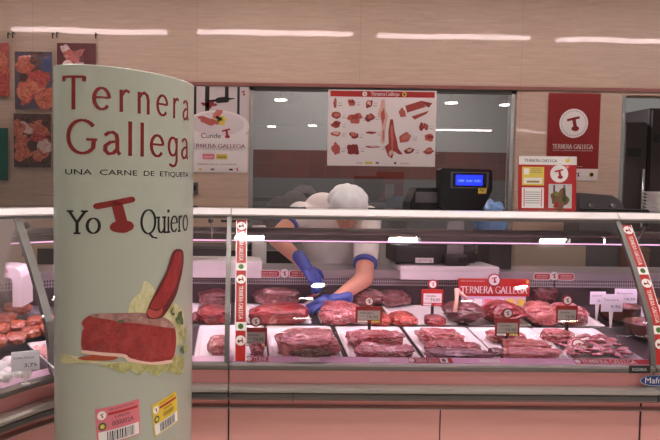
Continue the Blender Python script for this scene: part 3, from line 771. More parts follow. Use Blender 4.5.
# ------------------------------------------------------------------ price signs
def sign(px, ycirc, card, foot, Y, style, label):
    x0, y0, x1, y1 = card
    base = at(px, foot, Y); 
    dz_ = DZ(Y-Y0)+.004
    e = empty('price_sign', (base.x, Y, dz_)); tag(e, label, 'price sign', 'price signs on black stems')
    k = Y/F; w = (x1-x0)*k; h = (y1-y0)*k; cz = at(px, (y0+y1)/2, Y).z-dz_; cx = at((x0+x1)/2, (y0+y1)/2, Y).x-base.x; zc = at(px, ycirc, Y).z-dz_
    b = MB(); b.box((-.022, -.012, 0), (.022, .012, .006), BLACK, .002); b.box((-.0075, -.004, .005), (.0075, .004, cz-h*.3), BLACK, .001); b.build('stem', e)
    b = MB(); b.box((cx-w/2, -.009, cz-h/2), (cx+w/2, -.005, cz+h/2), DRED if style == 'grey' else RED, .001)
    b.tube([(cx, -.0085, zc), (cx, -.005, zc)], .026, DRED if style == 'grey' else RED, 24); b.build('card', e)
    p = Print(); p.disc(cx, zc, .0185, .0185, PAPER); p.layer(); p.logo(cx, zc+.001, .013, DRED if style == 'grey' else RED); p.z = 0
    pc = PAPERG if style == 'grey' else PAPER
    p.rect(cx-w*.42, cz-h*.30, cx+w*.42, cz+h*.26, pc); p.layer()
    p.text('TERNERA', cx-w*.34, cz+h*.05, w*.5, h*.10, INK); p.text('14,95', cx-w*.05, cz-h*.24, w*.4, h*.2, INK)
    p.text('GALLEGA', cx-w*.34, cz-h*.1, w*.4, h*.08, INKG)
    p.z = 0; p.rect(cx-w*.42, cz-h*.46, cx-w*.05, cz-h*.34, PAPER); p.rect(cx+w*.1, cz-h*.46, cx+w*.42, cz-h*.34, PINKP if style != 'grey' else YEL)
    p.build('price_print', plane_map((0, -.0092, 0)), e)
sign(255, 321, (244, 327, 267, 346), 361, Y0+.13, 'grey', 'red price sign with grey paper on black stem, beside left red strip')
sign(369, 301, (355, 306, 382, 323), 337, Y0+.42, 'grey', 'red price sign with grey paper in front of the orange-red cuts')
sign(432, 284, (421, 289, 443, 306), 319, Y0+.66, 'white', 'red and white price sign over the small round cut')
sign(506, 313, (494, 318, 519, 336), 348, Y0+.26, 'grey', 'red price sign with grey paper, in the centre under the big red sign')
sign(566, 300, (555, 305, 577, 323), 341, Y0+.34, 'grey', 'red price sign with grey paper before the joint at right end')
# big banner sign
Yb = 3.5; a, c = at(458, 296, Yb), at(530, 279, Yb); e = empty('brand_sign', ((a.x+c.x)/2, Yb, DZ(Yb-Y0)+.003)); tag(e, 'wide red TERNERA GALLEGA sign standing behind the joints', 'sign')
w = c.x-a.x; z0_ = a.z-e.location.z; z1_ = c.z-e.location.z
b = MB(); b.box((-w/2, 0, z0_), (w/2, .004, z1_), RED, .001); b.tube([(0, 0, z1_-.008), (0, .004, z1_-.008)], .036, RED, 30)
b.box((-w/2+.02, 0, z0_-.06), (w/2-.02, .003, z0_), mat('lilac_card', (214, 180, 206), .5)); b.build('board', e)
b = MB(); b.box((-w/2+.05, .004, 0), (-w/2+.06, .008, z0_+.02), BLACK); b.build('stem', e); b = MB(); b.box((w/2-.06, .004, 0), (w/2-.05, .008, z0_+.02), BLACK); b.build('stem', e)
p = Print(); p.serif('TERNERA GALLEGA', -w/2+.012, z0_+.018, .036, PAPER, .17, .5, .035, sx=.86, foot=.1)
xs = [q[0] for t in p.p for q in t[0]]; sc = (w-.024)/(max(xs)-min(xs)); x_0 = min(xs)
p.p = [([(-w/2+.012+(q[0]-x_0)*sc, q[1]) for q in t[0]], t[1], t[2]) for t in p.p]
p.disc(0, z1_-.008, .030, .030, PAPER); p.layer(); p.logo(0, z1_-.006, .021, RED); p.z = 0
p.text('UNA CARNE DE ETIQUETA', -w/2+.015, z1_-.018, w*.33, .006, PAPER)
p.disc(w/2-.014, z1_-.014, .009, .009, YEL)
for k, mm in enumerate((PINKP, PAPER, PINKP, PAPER, YEL, YEL)): p.rect(-w/2+.03+k*.06, z0_-.052, -w/2+.075+k*.06, z0_-.014, mm)
p.build('sign_print', plane_map((0, -.0002, 0)), e)
# white price cards on the right and one at left
def white_card(px, py, wpx, hpx, Y, label, lines, X=None, footz=None, tilt=0, mm=LILAC):
    c = at(px, py, Y); fz = footz if footz is not None else DZ(dd(c))+.002
    e = empty('price_card', (c.x, Y, fz), (0, 0, R(tilt))); tag(e, label, 'price card', 'white price cards')
    k = Y/F; w, h = wpx*k, hpx*k; z = c.z-fz
    b = MB(); b.box((-w/2, 0, z-h/2), (w/2, .003, z+h/2), mm, .001); b.build('card', e)
    b = MB(); b.prism([(-.011, .003, z-h/2), (.011, .003, z-h/2), (.003, .003, 0), (-.003, .003, 0)], (0, .004, 0), WHITE); b.box((-.015, 0, 0), (.015, .012, .003), WHITE); b.build('stem', e)
    p = Print(); p.text(lines[0], -w*.4, z+h*.12, w*.7, h*.13, INKG); p.text(lines[1], -w*.05, z-h*.33, w*.45, h*.2, INK)
    p.build('card_print', plane_map((0, 0, 0)), e)
white_card(598, 298, 16, 13, 3.40, 'small white price card, leftmost of the right-hand group by the joint', ('Solomillo', '22,90'))
white_card(612, 303, 22, 18, 3.30, 'white price card in front of the first brown bowl', ('Ternera', '9,95'))
white_card(626, 296, 23, 15, 3.50, 'wide white price card, highest and rearmost of the right-hand group', ('Entrecot', '18,50'))
white_card(651, 313, 20, 17, 3.30, 'white price card beside the second red strip by the front bowl', ('Falda', '7,95'))
pc = at(26, 361, 2.55)
white_card(25.5, 361, 27, 20, 2.42, 'white price card with purple edge standing at the left corner', ('Lomo fresco', '3,75'), footz=.755, tilt=20)

# bowls at right
CLAY = mat('brown_glazed_clay', (104, 52, 36), .25, coat=.6, var=.12)
def bowl(px, py, rx, Y, h, label, kids, which):
    c = at(px, py, Y); fz = DZ(Y-Y0)+.004
    e = empty('clay_bowl', (c.x, Y, fz)); tag(e, label, 'bowl', 'brown clay bowls')
    prof = [(0, 0), (rx*.6, 0), (rx*.85, h*.4), (rx, h*.95), (rx*1.03, h), (rx*.98, h), (rx*.8, h*.45), (rx*.55, h*.1), (0, h*.08)]
    b = MB(); b.grid([[Vector((r_*math.cos(a), r_*math.sin(a), z)) for r_, z in prof] for a in [2*math.pi*k/40 for k in range(40)]], CLAY, True, True, False); b.build('bowl_wall', e)
    for k, (dx, dy, s_) in enumerate(kids):
        bm = bmesh.new(); bmesh.ops.create_icosphere(bm, subdivisions=4, radius=1)
        for v in bm.verts: v.co = Vector((v.co.x*s_, v.co.y*s_*.8, v.co.z*s_*.5))*(1+.25*noise.noise(v.co*2+Vector((k*5, 0, px))))
        for f in bm.faces: f.smooth = True
        me = bpy.data.meshes.new('stew_meat'); bm.to_mesh(me); bm.free(); me.materials.append(DARKM)
        o = bpy.data.objects.new('stewing_beef', me); COL.objects.link(o); o.location = (c.x+dx, Y+dy, fz+h*.72+.01*k/3); tag(o, f'dark chunk of stewing beef at the {("left", "right", "back", "far right", "front")[k]} of the {which} clay bowl', 'meat', 'stewing beef in the clay bowls')
kd = [(-.05, 0, .042), (.04, -.02, .045), (.0, .05, .045), (.06, .05, .035), (0, -.05, .035)]
bowl(618, 320, .115, 3.42, .085, 'brown clay bowl of dark meat at the rear, right end of case', kd, 'rear')
bowl(650, 345, .125, 3.14, .085, 'brown clay bowl of dark meat nearest the glass at right', kd, 'front')
bowl(672, 318, .11, 3.50, .085, 'brown clay bowl partly behind the second red strip', kd, 'strip-hidden')
# round label card lying by the slices
P_ = deck(579, 346, .03); b = MB(); b.tube([(0, 0, 0), (0, 0, .003)], .038, PAPER, 28); o = b.build('round_label', None, P_, (R(50), 0, 0)); tag(o, 'round white label with a red T mark leaning behind the thin slices', 'label')
p = Print(); p.disc(0, 0, .036, .036, RED); p.layer(); p.disc(0, 0, .029, .029, PAPER); p.layer(); p.logo(0, 0, .02, RED); p.build('mark', plane_map((0, 0, .003), (1, 0, 0), (0, 1, 0), (0, 0, 1)), o)

# ------------------------------------------------------------------ left corner contents
def lift_obj(b, name, loc, rot, label, cat, group=None):
    o = b.build(name, None, loc, rot); tag(o, label, cat, group); return o
# black tray of chicken pieces
P0 = deck(20, 342, .01)
b = tray_mesh(.56, .26, .02, BLACK); lift_obj(b, 'black_tray', (P0.x-.02, P0.y+.0, P0.z+.004), (SL, 0, R(10)), 'black tray of browned meat pieces in the left corner', 'tray')
cs = [(-6, 350), (12, 347), (27, 341), (46, 338), (-3, 338), (14, 335), (32, 331), (48, 328), (3, 327)]
for k, (px, py) in enumerate(cs):
    meat('chicken_piece', px-11, py-15, px+11, py, CHICK, 'browned meat piece on the black tray, '+('front row, left edge', 'front row, second', 'front row, third', 'front row, right end', 'second row, cut by the left edge', 'second row, second', 'second row, third', 'second row, fourth', 'second row, right end')[k], depth=.10, seed=40+k, kind='roast', lift=.035, sub=4, group='browned meat pieces at far left')
# plate with roast slices further back
P1 = deck(14, 318, .02)
b = MB(); prof = [(0, 0), (.10, 0), (.15, .016), (.152, .018), (.10, .006), (0, .005)]
b.grid([[Vector((r_*1.25*math.cos(a), r_*.8*math.sin(a), z)) for r_, z in prof] for a in [2*math.pi*k/36 for k in range(36)]], mat('steel_platter', (170, 172, 180), .25, metal=.5), True, True)
lift_obj(b, 'oval_platter', P1+Vector((0, .06, 0)), (SL, 0, 0), 'oval silvery platter at far left behind the browned pieces', 'plate')
meat('roast_meat', -2, 302, 30, 317, CHICK, 'browned joint lying on the oval platter at far left', depth=.1, seed=60, lift=.03)
meat('roast_meat', 190, 312, 200, 326, DARKM, 'dark sliver of joint just right of the banner column', depth=.1, seed=61)
# white tray with minced meat
A_, B_ = atz(26, 337, .835), atz(66, 378, .80); dv = A_-B_; ln = math.hypot(dv.x, dv.y); rz = math.atan2(-dv.x, dv.y); xd = Vector((math.cos(rz), math.sin(rz), 0))
TL = B_+xd*.12; TL.z = DZ(max(.06, dd(B_)))+.004; TRT = (math.atan2(.015, ln), 0, rz)
b = tray_mesh(.24, ln, .05, WHITE); lift_obj(b, 'deep_white_tray', TL, TRT, 'deep white tray of pink mince at left of banner column', 'tray')
b = MB(); rows = []
for i in range(22):
    rows.append([Vector((-.098+.196*i/21, .025+(ln-.05)*j/21, .038+.012*noise.noise(Vector((i*.5, j*.5, 1)))+.006*noise.noise(Vector((i*1.7, j*1.7, 4))))) for j in range(22)])
MINCE = meat_mat('mince', (176, 96, 90), (204, 130, 120), (222, 160, 150), (238, 206, 196), .5, .9, 40)
b.grid(rows, MINCE); o = b.build('minced_meat', None, TL, TRT); tag(o, 'pale pink minced meat filling the deep white tray', 'minced meat', kind='stuff')
# white wrapped rolls
for k, (px, py, w_) in enumerate(((-8, 378, 'upper left'), (14, 372, 'upper right'), (-6, 389, 'lower left'), (14, 384, 'lower right'))):
    q = deck(px, py, .0)
    b = MB(); b.tube([(-.055+.11*j/8, .006*math.sin(j*1.4), .030) for j in range(9)], [.016, .027, .031, .029, .031, .030, .031, .026, .015], mat('white_casing', (238, 234, 232), .3, coat=.4, bump=.3, bscale=60), 14)
    lift_obj(b, 'white_sausage', q+Vector((0, .02, .002)), (0, 0, R(12)), f'short white sausage at the left corner glass, {w_} of four', 'sausage', 'white sausages')
# arched white stand
c = at(2, 300, 3.0); zz = DZ(dd(c))+.02
ct, cb = at(12, 266, 3.0), at(19, 304, 3.0)
b = MB(); prof = [(-.24, .0), (-.02, .0), (.02, -.006), (.042, -.022), (.05, -.05), (.052, -.19)]
out = prof; inn = [(x-.022 if x > 0 else x, z-.022 if z > -.1 else z) for x, z in prof]
inn = [(-.24, -.05), (-.02, -.05), (0, -.055), (.006, -.065), (.008, -.08), (.008, -.19)]
b.prism([(x, 0, z) for x, z in out+inn[::-1]], (0, .16, 0), WHITE)
o = b.build('arched_stand', None, (ct.x, 2.98, ct.z)); tag(o, 'white arched plastic stand at left edge above the platter', 'stand')
p = Print(); p.disc(-.05, -.022, .04, .014, PINKP); p.layer(); p.disc(-.05, -.022, .028, .008, PAPER); p.build('mark', plane_map((0, 0, 0)), o)

# ------------------------------------------------------------------ things on the rear worktop
def board(x0, x1, zt, label):
    a, c = at(x0, 270, Y0+.86), at(x1, 270, Y0+.86)
    b = MB(); b.box((a.x, Y0+.85, 1.046), (c.x, Y0+1.12, zt), WHITE, .006); b.box((a.x+.004, Y0+.852, 1.0), (c.x-.004, Y0+.888, 1.06), WHITE, .004)
    o = b.build('cutting_board'); tag(o, label, 'cutting board'); return o
board(400, 499, 1.078, 'thick white cutting board under the black scale')
board(150, 262, 1.095, 'thick white cutting board at left behind the first red strip')
b = MB(); b.prism([(-.13, 0, 0), (.03, -.028, 0), (.13, 0, 0), (.03, .014, 0)], (0, 0, .003), STEEL)
o = b.build('knife_blade'); o.name = 'blade'
kb = empty('butcher_knife', at(196, 260, 3.72)); kb.location.z = 1.097; tag(kb, 'pointed steel knife lying on the left white cutting board', 'knife')
o.parent = kb
b = MB(); b.box((-.25, -.012, 0), (-.13, .014, .018), BLACK, .005); b.build('handle', kb)
# scale
Ys = 3.72
def X(px, Y=Ys): return at(px, 220, Y).x
def Z(py, Y=Ys, px=440): return at(px, py, Y).z
e = empty('weighing_scale', (X(434), Ys, 1.078)); tag(e, 'black shop weighing scale with blue lit display on the white cutting board', 'scale')
ex, ez = e.location.x, e.location.z
def bxl(b, x0, x1, y0, y1, z0, z1, m, bev=.006): b.box((x0-ex, y0-Ys, z0-ez), (x1-ex, y1-Ys, z1-ez), m, bev)
b = MB(); bxl(b, X(394), X(474), Ys-.05, Ys+.20, 1.088, Z(244.5), BLACK, .012)
bxl(b, X(396), X(400), Ys-.02, Ys+.0, 1.078, 1.09, BLACK, .001); bxl(b, X(466), X(470), Ys-.02, Ys+.0, 1.078, 1.09, BLACK, .001); b.build('base', e)
b = MB(); bxl(b, X(397), X(471), Ys-.04, Ys+.19, Z(244), Z(241), STEEL, .003); b.build('weighing_plate', e)
b = MB(); bxl(b, X(442), X(463), Ys-.09, Ys-.05, 1.080, Z(253), BLACK, .004); b.build('front_block', e)
p = Print(); p.rect(X(414)-ex, Z(262)-ez, X(432)-ex, Z(257)-ez, PAPER); p.layer(); p.text('CE 15 kg', X(415)-ex, Z(261)-ez, .09, .012, INK); p.build('rating_label', plane_map((0, -.0502, 0)), e)
b = MB(); bxl(b, X(445), X(461), Ys-.06, Ys-.02, Z(256), Z(206), mat('scale_post', (150, 148, 152), .4), .006); b.build('pole', e)
# printer / keypad body
b = MB()
pr = [(X(408)-ex, 0, Z(209)-ez), (X(409)-ex, 0, Z(202)-ez), (X(415)-ex, 0, Z(188)-ez), (X(440)-ex, 0, Z(188)-ez), (X(440)-ex, 0, Z(209)-ez)]
b.prism([(p_[0], -.02, p_[2]) for p_ in pr], (0, .16, 0), BLACK)
bxl(b, X(414), X(440), Ys-.026, Ys-.018, Z(203), Z(192), GREYP, .002); b.build('printer', e)
b = MB()
pr = [(436, 206), (436, 170), (438, 168.5), (485, 170), (487, 172), (487, 190), (478, 208), (470, 210), (448, 210)]
b.prism([(at(x, y, Ys).x-ex, -.08, at(x, y, Ys).z-ez) for x, y in pr], (0, .08, 0), BLACK); hd = b.build('display_head', e)
LCD = mat('lcd_blue', (28, 46, 255), .3, emit=1.5)
p = Print(); x0, x1, z0_, z1_ = X(445)-ex, X(482)-ex, Z(188)-ez, Z(172)-ez
p.rect(x0, z0_, x1, z1_, mat('screen_bezel', (96, 100, 110), .3)); p.layer(); p.rect(X(447)-ex, Z(187)-ez, X(480)-ex, Z(173)-ez, INK); p.layer()
p.rect(X(450)-ex, Z(185)-ez, X(476)-ex, Z(175)-ez, LCD); p.layer()
DIG = mat('lcd_digits', (120, 150, 255), .3, emit=1.2)
for k in range(3): p.text(('0,000', '0,00', '0,00')[k], X(452+8*k)-ex, Z(182)-ez, .035, .014, DIG)
p.build('screen', plane_map((0, -.0802, 0)), hd)
p = Print(); p.poly([(X(472)-ex, Z(193)-ez), (X(480)-ex, Z(193)-ez), (X(481)-ex, Z(186)-ez), (X(472)-ex, Z(186)-ez)], YEL); p.layer(); p.text('kg', X(474)-ex, Z(191)-ez, .02, .016, INK); p.build('sticker', plane_map((0, -.0802, 0)), hd)
# dark crate with a blue bag on top, behind the scale
Yk = 3.86
b = MB(); b.box((at(483, 240, Yk).x, Yk-.09, 1.046), (at(506, 240, Yk).x, Yk+.09, at(490, 240, Yk).z), mat('dark_crate', (46, 38, 38), .6), .006); o = b.build('dark_container'); tag(o, 'dark container on the worktop right of the scale, under a blue bag', 'container')
zb = at(490, 240, Yk).z
bm = bmesh.new(); bmesh.ops.create_icosphere(bm, subdivisions=5, radius=1)
for v in bm.verts:
    p = v.co.copy(); k = 1+.12*noise.noise(p*1.6)+.05*noise.noise(p*4+Vector((3, 1, 2)))
    v.co = Vector((p.x*.10*k, p.y*.08*k, max(0, (p.z*.5+.5)*.235*k)))
for f in bm.faces: f.smooth = True
me = bpy.data.meshes.new('bag'); bm.to_mesh(me); bm.free(); me.materials.append(mat('blue_bag', (120, 170, 224), .25, coat=.4, bump=.9, bscale=14))
o = bpy.data.objects.new('blue_bag', me); COL.objects.link(o); o.location = (at(491, 220, Yk).x, Yk, zb+.001); tag(o, 'crumpled pale blue plastic bag behind the scale, above the dark container', 'plastic bag')

# ------------------------------------------------------------------ things on the top shelf
Yl = 3.30; zL = 1.414
e = empty('leaflet_board', (at(547, 212, Yl).x, Yl, zL+.001)); tag(e, 'red countertop leaflet board headed TERNERA GALLEGA with yellow and white sheets', 'leaflet board')
k = Yl/F; w = 58*k; h = 54.5*k
b = MB(); b.box((-w/2, 0, 0), (w/2, .006, h), RED, .001); b.prism([(-.05, .006, 0), (.05, .006, 0), (.05, .006, .15), (-.05, .006, .15)], (0, .002, 0), WHITE)
b.prism([(0, .006, .0), (0, .10, .0), (0, .006, .16)], (.003, 0, 0), WHITE); b.build('board', e)
FOOD = meat_mat('food_print', (96, 60, 40), (150, 130, 96), (188, 186, 160), (80, 120, 60), .5, .4, 30)
p = Print(); p.rect(-w/2, h-.044, w/2, h, PAPER); p.rect(-w*.44, h*.46, -w*.06, h*.80, YEL); p.rect(-w*.44, h*.04, -w*.06, h*.42, PAPER)
p.disc(w*.2, h*.68, .046, .046, PAPER); p.rect(w*.02, .012, w*.42, h*.49, mat('print_greyish', (196, 192, 190), .5)); p.layer()
q = Print(); q.serif('TERNERA GALLEGA', 0, 0, .014, INK, .16, .5, .06); xm = max(a_[0] for t in q.p for a_ in t[0])
for t in q.p: p.p.append(([(-w*.4+a_*(w*.56)/xm, h-.030+b_) for a_, b_ in t[0]], 1, t[2]))
p.disc(w*.34, h-.023, .011, .011, YEL); p.logo(w*.2, h*.68, .033, RED)
p.rect(-w*.41, h*.49, -w*.09, h*.60, PAPER); p.rect(-w*.41, h*.66, -w*.32, h*.77, PAPER); 
for j in range(3): p.rect(-w*.29, h*(.76-.035*j), -w*.1, h*(.77-.035*j), INKG)
for j in range(6): p.rect(-w*.38, h*(.33-.04*j), -w*.12, h*(.34-.04*j), INKG)
p.rect(-w*.41, h*.07, -w*.39, h*.4, PINKP); p.rect(-w*.11, h*.07, -w*.09, h*.4, PINKP)
p.blob(w*.2, h*.2, .045, .05, mat('print_brown', (120, 84, 58), .5), 0, 2, .4); p.rect(w*.10, h*.22, w*.13, h*.47, mat('print_blackish', (70, 64, 66), .5)); p.rect(w*.27, h*.2, w*.31, h*.47, INKG); p.layer()
for j in range(7): p.blob(w*.2+.03*math.cos(j*2.1), h*.2+.035*math.sin(j*2.1), .014, .01, (GREEN, mat('print_olive', (120, 126, 60), .5), RED)[j % 3], j*40, j, .4)
p.rect(-w*.36, h*.51, -w*.14, h*.545, mat('print_dark_yellow', (150, 130, 40), .5))
p.build('leaflets', plane_map((0, -.0002, 0)), e); e.rotation_euler = (R(-3), 0, R(-2)); 
# stacked white trays at right on the shelf
c = at(657, 214, 3.32)
for k in range(6):
    if k == 0:
        b = MB(); 
        b.grid([[Vector((x*s_, y*s_, z)) for x, y in ((-.09, -.06), (.09, -.06), (.09, .06), (-.09, .06))] for s_, z in ((.8, 0), (.98, .015), (1, .017), (.97, .017), (.8, .004))], WHITE, False, False, True)
        b.face([(-.07, -.047, .004), (.07, -.047, .004), (.07, .047, .004), (-.07, .047, .004)], WHITE); pk = b.build('foam_tray'); o = pk
    else: o = pk.copy(); COL.objects.link(o)
    o.location = (c.x+.035, 3.30, zL+.001+k*.0175); tag(o, f'white foam tray on the glass case shelf at right, {("bottom", "second from bottom", "third from bottom", "fourth from bottom", "second from top", "top")[k]} of its stack', 'foam tray', 'foam trays on the shelf')
# dark flat mat / folder on shelf at right
b = MB(); a_, c_ = at(577, 209, 3.5), at(640, 214, 3.5)
b.prism([(a_.x, 3.42, zL+.001), (c_.x, 3.3, zL+.001), (c_.x, 3.46, zL+.001), (a_.x, 3.47, zL+.001)], (0, 0, .008), BLACK); o = b.build('black_folder'); tag(o, 'flat black folder lying on the shelf right of the leaflet board', 'folder')

# ------------------------------------------------------------------ service area behind the worker
b = MB(); b.box((-1.55, 4.45, .86), (xc+.3, 4.99, .90), STEELD, .004); o = b.build('table_top'); o.name = 'table_top'
e = empty('steel_work_table', (0, 4.7, 0)); o.parent = e; o.location.y = -4.7; tag(e, 'long steel work table along the back wall behind the worker', 'table')
b = MB(); b.box((-1.55, -.2+.0, .25), (xc+.3, .28, .27), STEELD); b.build('lower_shelf', e)
for x in (-1.5, 0, 1.2, xc+.25):
    for y in (-.22, .25): b = MB(); b.tube([(x, y, 0), (x, y, .86)], .02, STEEL, 10); b.build('leg', e)
b = MB(); b.box((-1.55, 4.955, .90), (xb, 4.985, 1.02), BLACK); o = b.build('splashback', e); o.location.y = -4.7
# wall shelf stripes and kit on the table
def crate(x0, x1, z1, yv, m, name, label, cat):
    b = MB(); a = at(x0, 240, yv).x; c = at(x1, 240, yv).x; z = at((x0+x1)/2, z1, yv).z
    b.box((a, yv-.12, .901), (c, yv+.12, z), m, .01); b.box((a-.005, yv-.125, z-.03), (c+.005, yv+.125, z-.02), m, .002)
    o = b.build(name); tag(o, label, cat)
BEI = mat('beige_box', (176, 160, 140), .5)
crate(508, 578, 238, 4.66, BEI, 'storage_box', 'wide beige storage box on the steel table, seen under the canopy tube at right', 'box')
crate(622, 640, 246, 4.60, mat('brown_box', (120, 84, 66), .5), 'storage_box', 'small brown box on the steel table near the second red strip', 'box')
crate(186, 226, 244, 4.66, mat('grey_bin', (96, 92, 90), .4, metal=.3), 'storage_bin', 'low grey bin on the steel table left of the first red strip', 'bin')
crate(376, 396, 236, 4.66, mat('white_bin', (190, 186, 184), .4), 'storage_bin', 'white bin on the steel table between worker and scale', 'bin')
crate(252, 266, 226, 4.66, WHITE, 'storage_bin', 'white bin on the steel table beside the worker at left', 'bin')
# slicing machine
e = empty('meat_slicer', (at(594, 240, 4.72).x, 4.72, .902)); tag(e, 'dark grey machine with rounded top behind the leaflet board at right', 'machine')
k = 4.72/F; zt_ = at(594, 193, 4.72).z-.902
b = MB(); prm = [(-.17, .0), (.17, .0), (.17, zt_-.17), (.155, zt_-.10), (.12, zt_-.045), (.06, zt_-.015), (-.17, zt_)]
b.prism([(x, -.1, z) for x, z in prm], (0, .22, 0), GREYP); b.build('housing', e)
for x in (-.10, .06): b = MB(); b.tube([(x, -.13, zt_-.09), (x, -.1, zt_-.09)], .014, ALU, 16); b.build('knob', e)
# tall refrigerators beyond the right opening
DF = mat('dark_cabinet', (66, 56, 60), .5)
def fridge(x0, x1, ytop, Y, label):
    a, c = at(x0, 150, Y).x, at(x1, 150, Y).x; z = at(x0, ytop, Y).z; w = c-a
    e = empty('tall_refrigerator', ((a+c)/2, Y, 0)); tag(e, label, 'refrigerator', 'tall dark refrigerators')
    b = MB(); b.box((-w/2, 0, .1), (w/2, .6, z), DF, .012); b.build('body', e)
    b = MB(); b.box((-w/2+.01, -.03, .12), (w/2-.01, 0, z*.48), DF, .008); b.build('door', e)
    b = MB(); b.box((-w/2+.01, -.03, z*.49), (w/2-.01, 0, z-.02), DF, .008); d = b.build('door', e)
    b = MB(); b.box((-w/2+.03, -.032, z-.32), (-w/2+w*.7, -.028, z-.24), BLACK); b.build('control_panel', d)
    b = MB(); b.tube([(w/2-.05, -.06, z*.55), (w/2-.05, -.06, z*.8)], .012, ALU, 10); b.build('handle', d)
    for x in (-w/2+.05, w/2-.05): b = MB(); b.tube([(x, .08, 0), (x, .08, .1)], .02, STEEL, 8); b.build('leg', e)
fridge(622, 646, 122, 5.9, 'tall dark refrigerator with slim control panel beyond the right opening')
fridge(648, 700, 108, 5.9, 'taller dark refrigerator cut off by the right edge')
b = MB(); b.box((xc, WY+.0, 0), (xc+.03, WY+.16, zt-.03), ALU); tag(b.build('trim_2'), kind='structure')

# ------------------------------------------------------------------ posters
def poster(name, x0, y0, x1, y1, Y, label, draw, cat='poster', back=PAPER, th=.003, group=None):
    a, c = at(x0, y1, Y), at(x1, y0, Y); w, h = c.x-a.x, c.z-a.z
    e = empty(name, (a.x, Y, a.z)); tag(e, label, cat, group)
    b = MB(); b.box((0, 0, 0), (w, th, h), back); b.build('sheet', e)
    p = Print(); draw(p, w, h); p.build('artwork', plane_map((0, 0, 0)), e)
    return e
PR = [mat('print_meat_a', (168, 70, 62), .5), mat('print_meat_b', (188, 96, 84), .5), mat('print_meat_c', (140, 48, 44), .5), mat('print_fat', (226, 186, 170), .5), mat('print_meat_d', (204, 120, 104), .5)]
def cuts(p, w, h):
    p.rect(w*.02, h*.91, w*.98, h*.985, RED); p.layer()
    p.serif('Ternera', w*.39, h*.93, h*.045, PAPER, .15, .4, .02); p.serif('Gallega', w*.53, h*.93, h*.045, PAPER, .15, .4, .02)
    p.disc(w*.335, h*.948, h*.032, h*.032, PAPER); p.disc(w*.70, h*.948, h*.03, h*.03, YEL); p.layer(); p.logo(w*.335, h*.948, h*.022, RED); p.disc(w*.70, h*.948, h*.015, h*.015, INK, 12); p.z = 0
    items = [(.065, .82, .016, .06, 0), (.215, .83, .035, .045, 0), (.375, .82, .03, .055, -30), (.075, .66, .045, .045, 0), (.25, .63, .065, .065, 15), (.385, .64, .042, .055, 0), (.075, .54, .045, .045, 10), (.075, .42, .045, .03, 0), (.24, .405, .042, .045, 0), (.40, .44, .045, .016, 0), (.08, .215, .035, .085, 15), (.24, .22, .055, .075, -10), (.42, .255, .07, .014, 0),
             (.72, .38, .06, .06, 30), (.865, .53, .022, .055, 0), (.905, .53, .022, .05, 10), (.94, .385, .042, .045, 0), (.76, .21, .045, .035, 20), (.935, .205, .05, .04, 10)]
    for k, (x, y, rx, ry, ro) in enumerate(items):
        p.z = 0; p.blob(x*w, y*h, rx*w, ry*h, PR[k % 3], ro, k, .22); p.layer(); p.blob(x*w+.1*rx*w, y*h+.15*ry*w, rx*w*.6, ry*h*.5, PR[(k+1) % 5], ro, k+9, .4)
        p.z = 0; p.text('corte', (x+rx+.012)*w, y*h, w*.035, h*.012, INKG); p.rect((x+rx+.012)*w, y*h-h*.03, (x+rx+.045)*w, y*h-h*.024, INKG)
    # hanging carcass sides
    p.z = 0
    p.poly([(w*.49, h*.88), (w*.52, h*.88), (w*.53, h*.74), (w*.555, h*.66), (w*.54, h*.56), (w*.53, h*.42), (w*.53, h*.32), (w*.51, h*.29), (w*.49, h*.33), (w*.50, h*.5), (w*.49, h*.6), (w*.455, h*.68), (w*.48, h*.78)], PR[3])
    p.poly([(w*.575, h*.62), (w*.60, h*.62), (w*.62, h*.45), (w*.645, h*.32), (w*.655, h*.24), (w*.70, h*.16), (w*.66, h*.16), (w*.62, h*.2), (w*.60, h*.10), (w*.56, h*.14), (w*.53, h*.26), (w*.565, h*.3), (w*.56, h*.46)], PR[0]); p.layer()
    p.blob(w*.505, h*.66, w*.018, h*.09, PR[1], 0, 2, .3); p.blob(w*.515, h*.4, w*.008, h*.07, PR[4], 0, 3, .3); p.blob(w*.595, h*.4, w*.012, h*.16, PR[4], 3, 4, .3); p.blob(w*.59, h*.18, w*.022, h*.04, PR[3], 0, 5, .3); p.z = 0
    # rib block
    p.poly([(w*.65, h*.72), (w*.68, h*.78), (w*.71, h*.73), (w*.72, h*.66), (w*.67, h*.65)], PR[1]); p.poly([(w*.71, h*.80), (w*.86, h*.87), (w*.90, h*.79), (w*.73, h*.71)], PR[0]); p.poly([(w*.85, h*.87), (w*.96, h*.84), (w*.93, h*.78), (w*.90, h*.80)], PR[2]); p.poly([(w*.77, h*.66), (w*.93, h*.74), (w*.91, h*.70), (w*.80, h*.62)], PR[0])
    p.rect(w*.35, h*.025, w*.42, h*.055, YEL); p.rect(w*.45, h*.03, w*.48, h*.055, INKG); p.text('TERNERA', w*.27, h*.03, w*.06, h*.02, INKG); p.rect(w*.62, h*.03, w*.64, h*.055, INK); p.text('GALLEGA', w*.68, h*.03, w*.08, h*.02, RED)
poster('beef_cuts_chart', 327, 91, 437, 165.5, WY-.012, 'white chart of beef cuts with red header on the window', cuts)
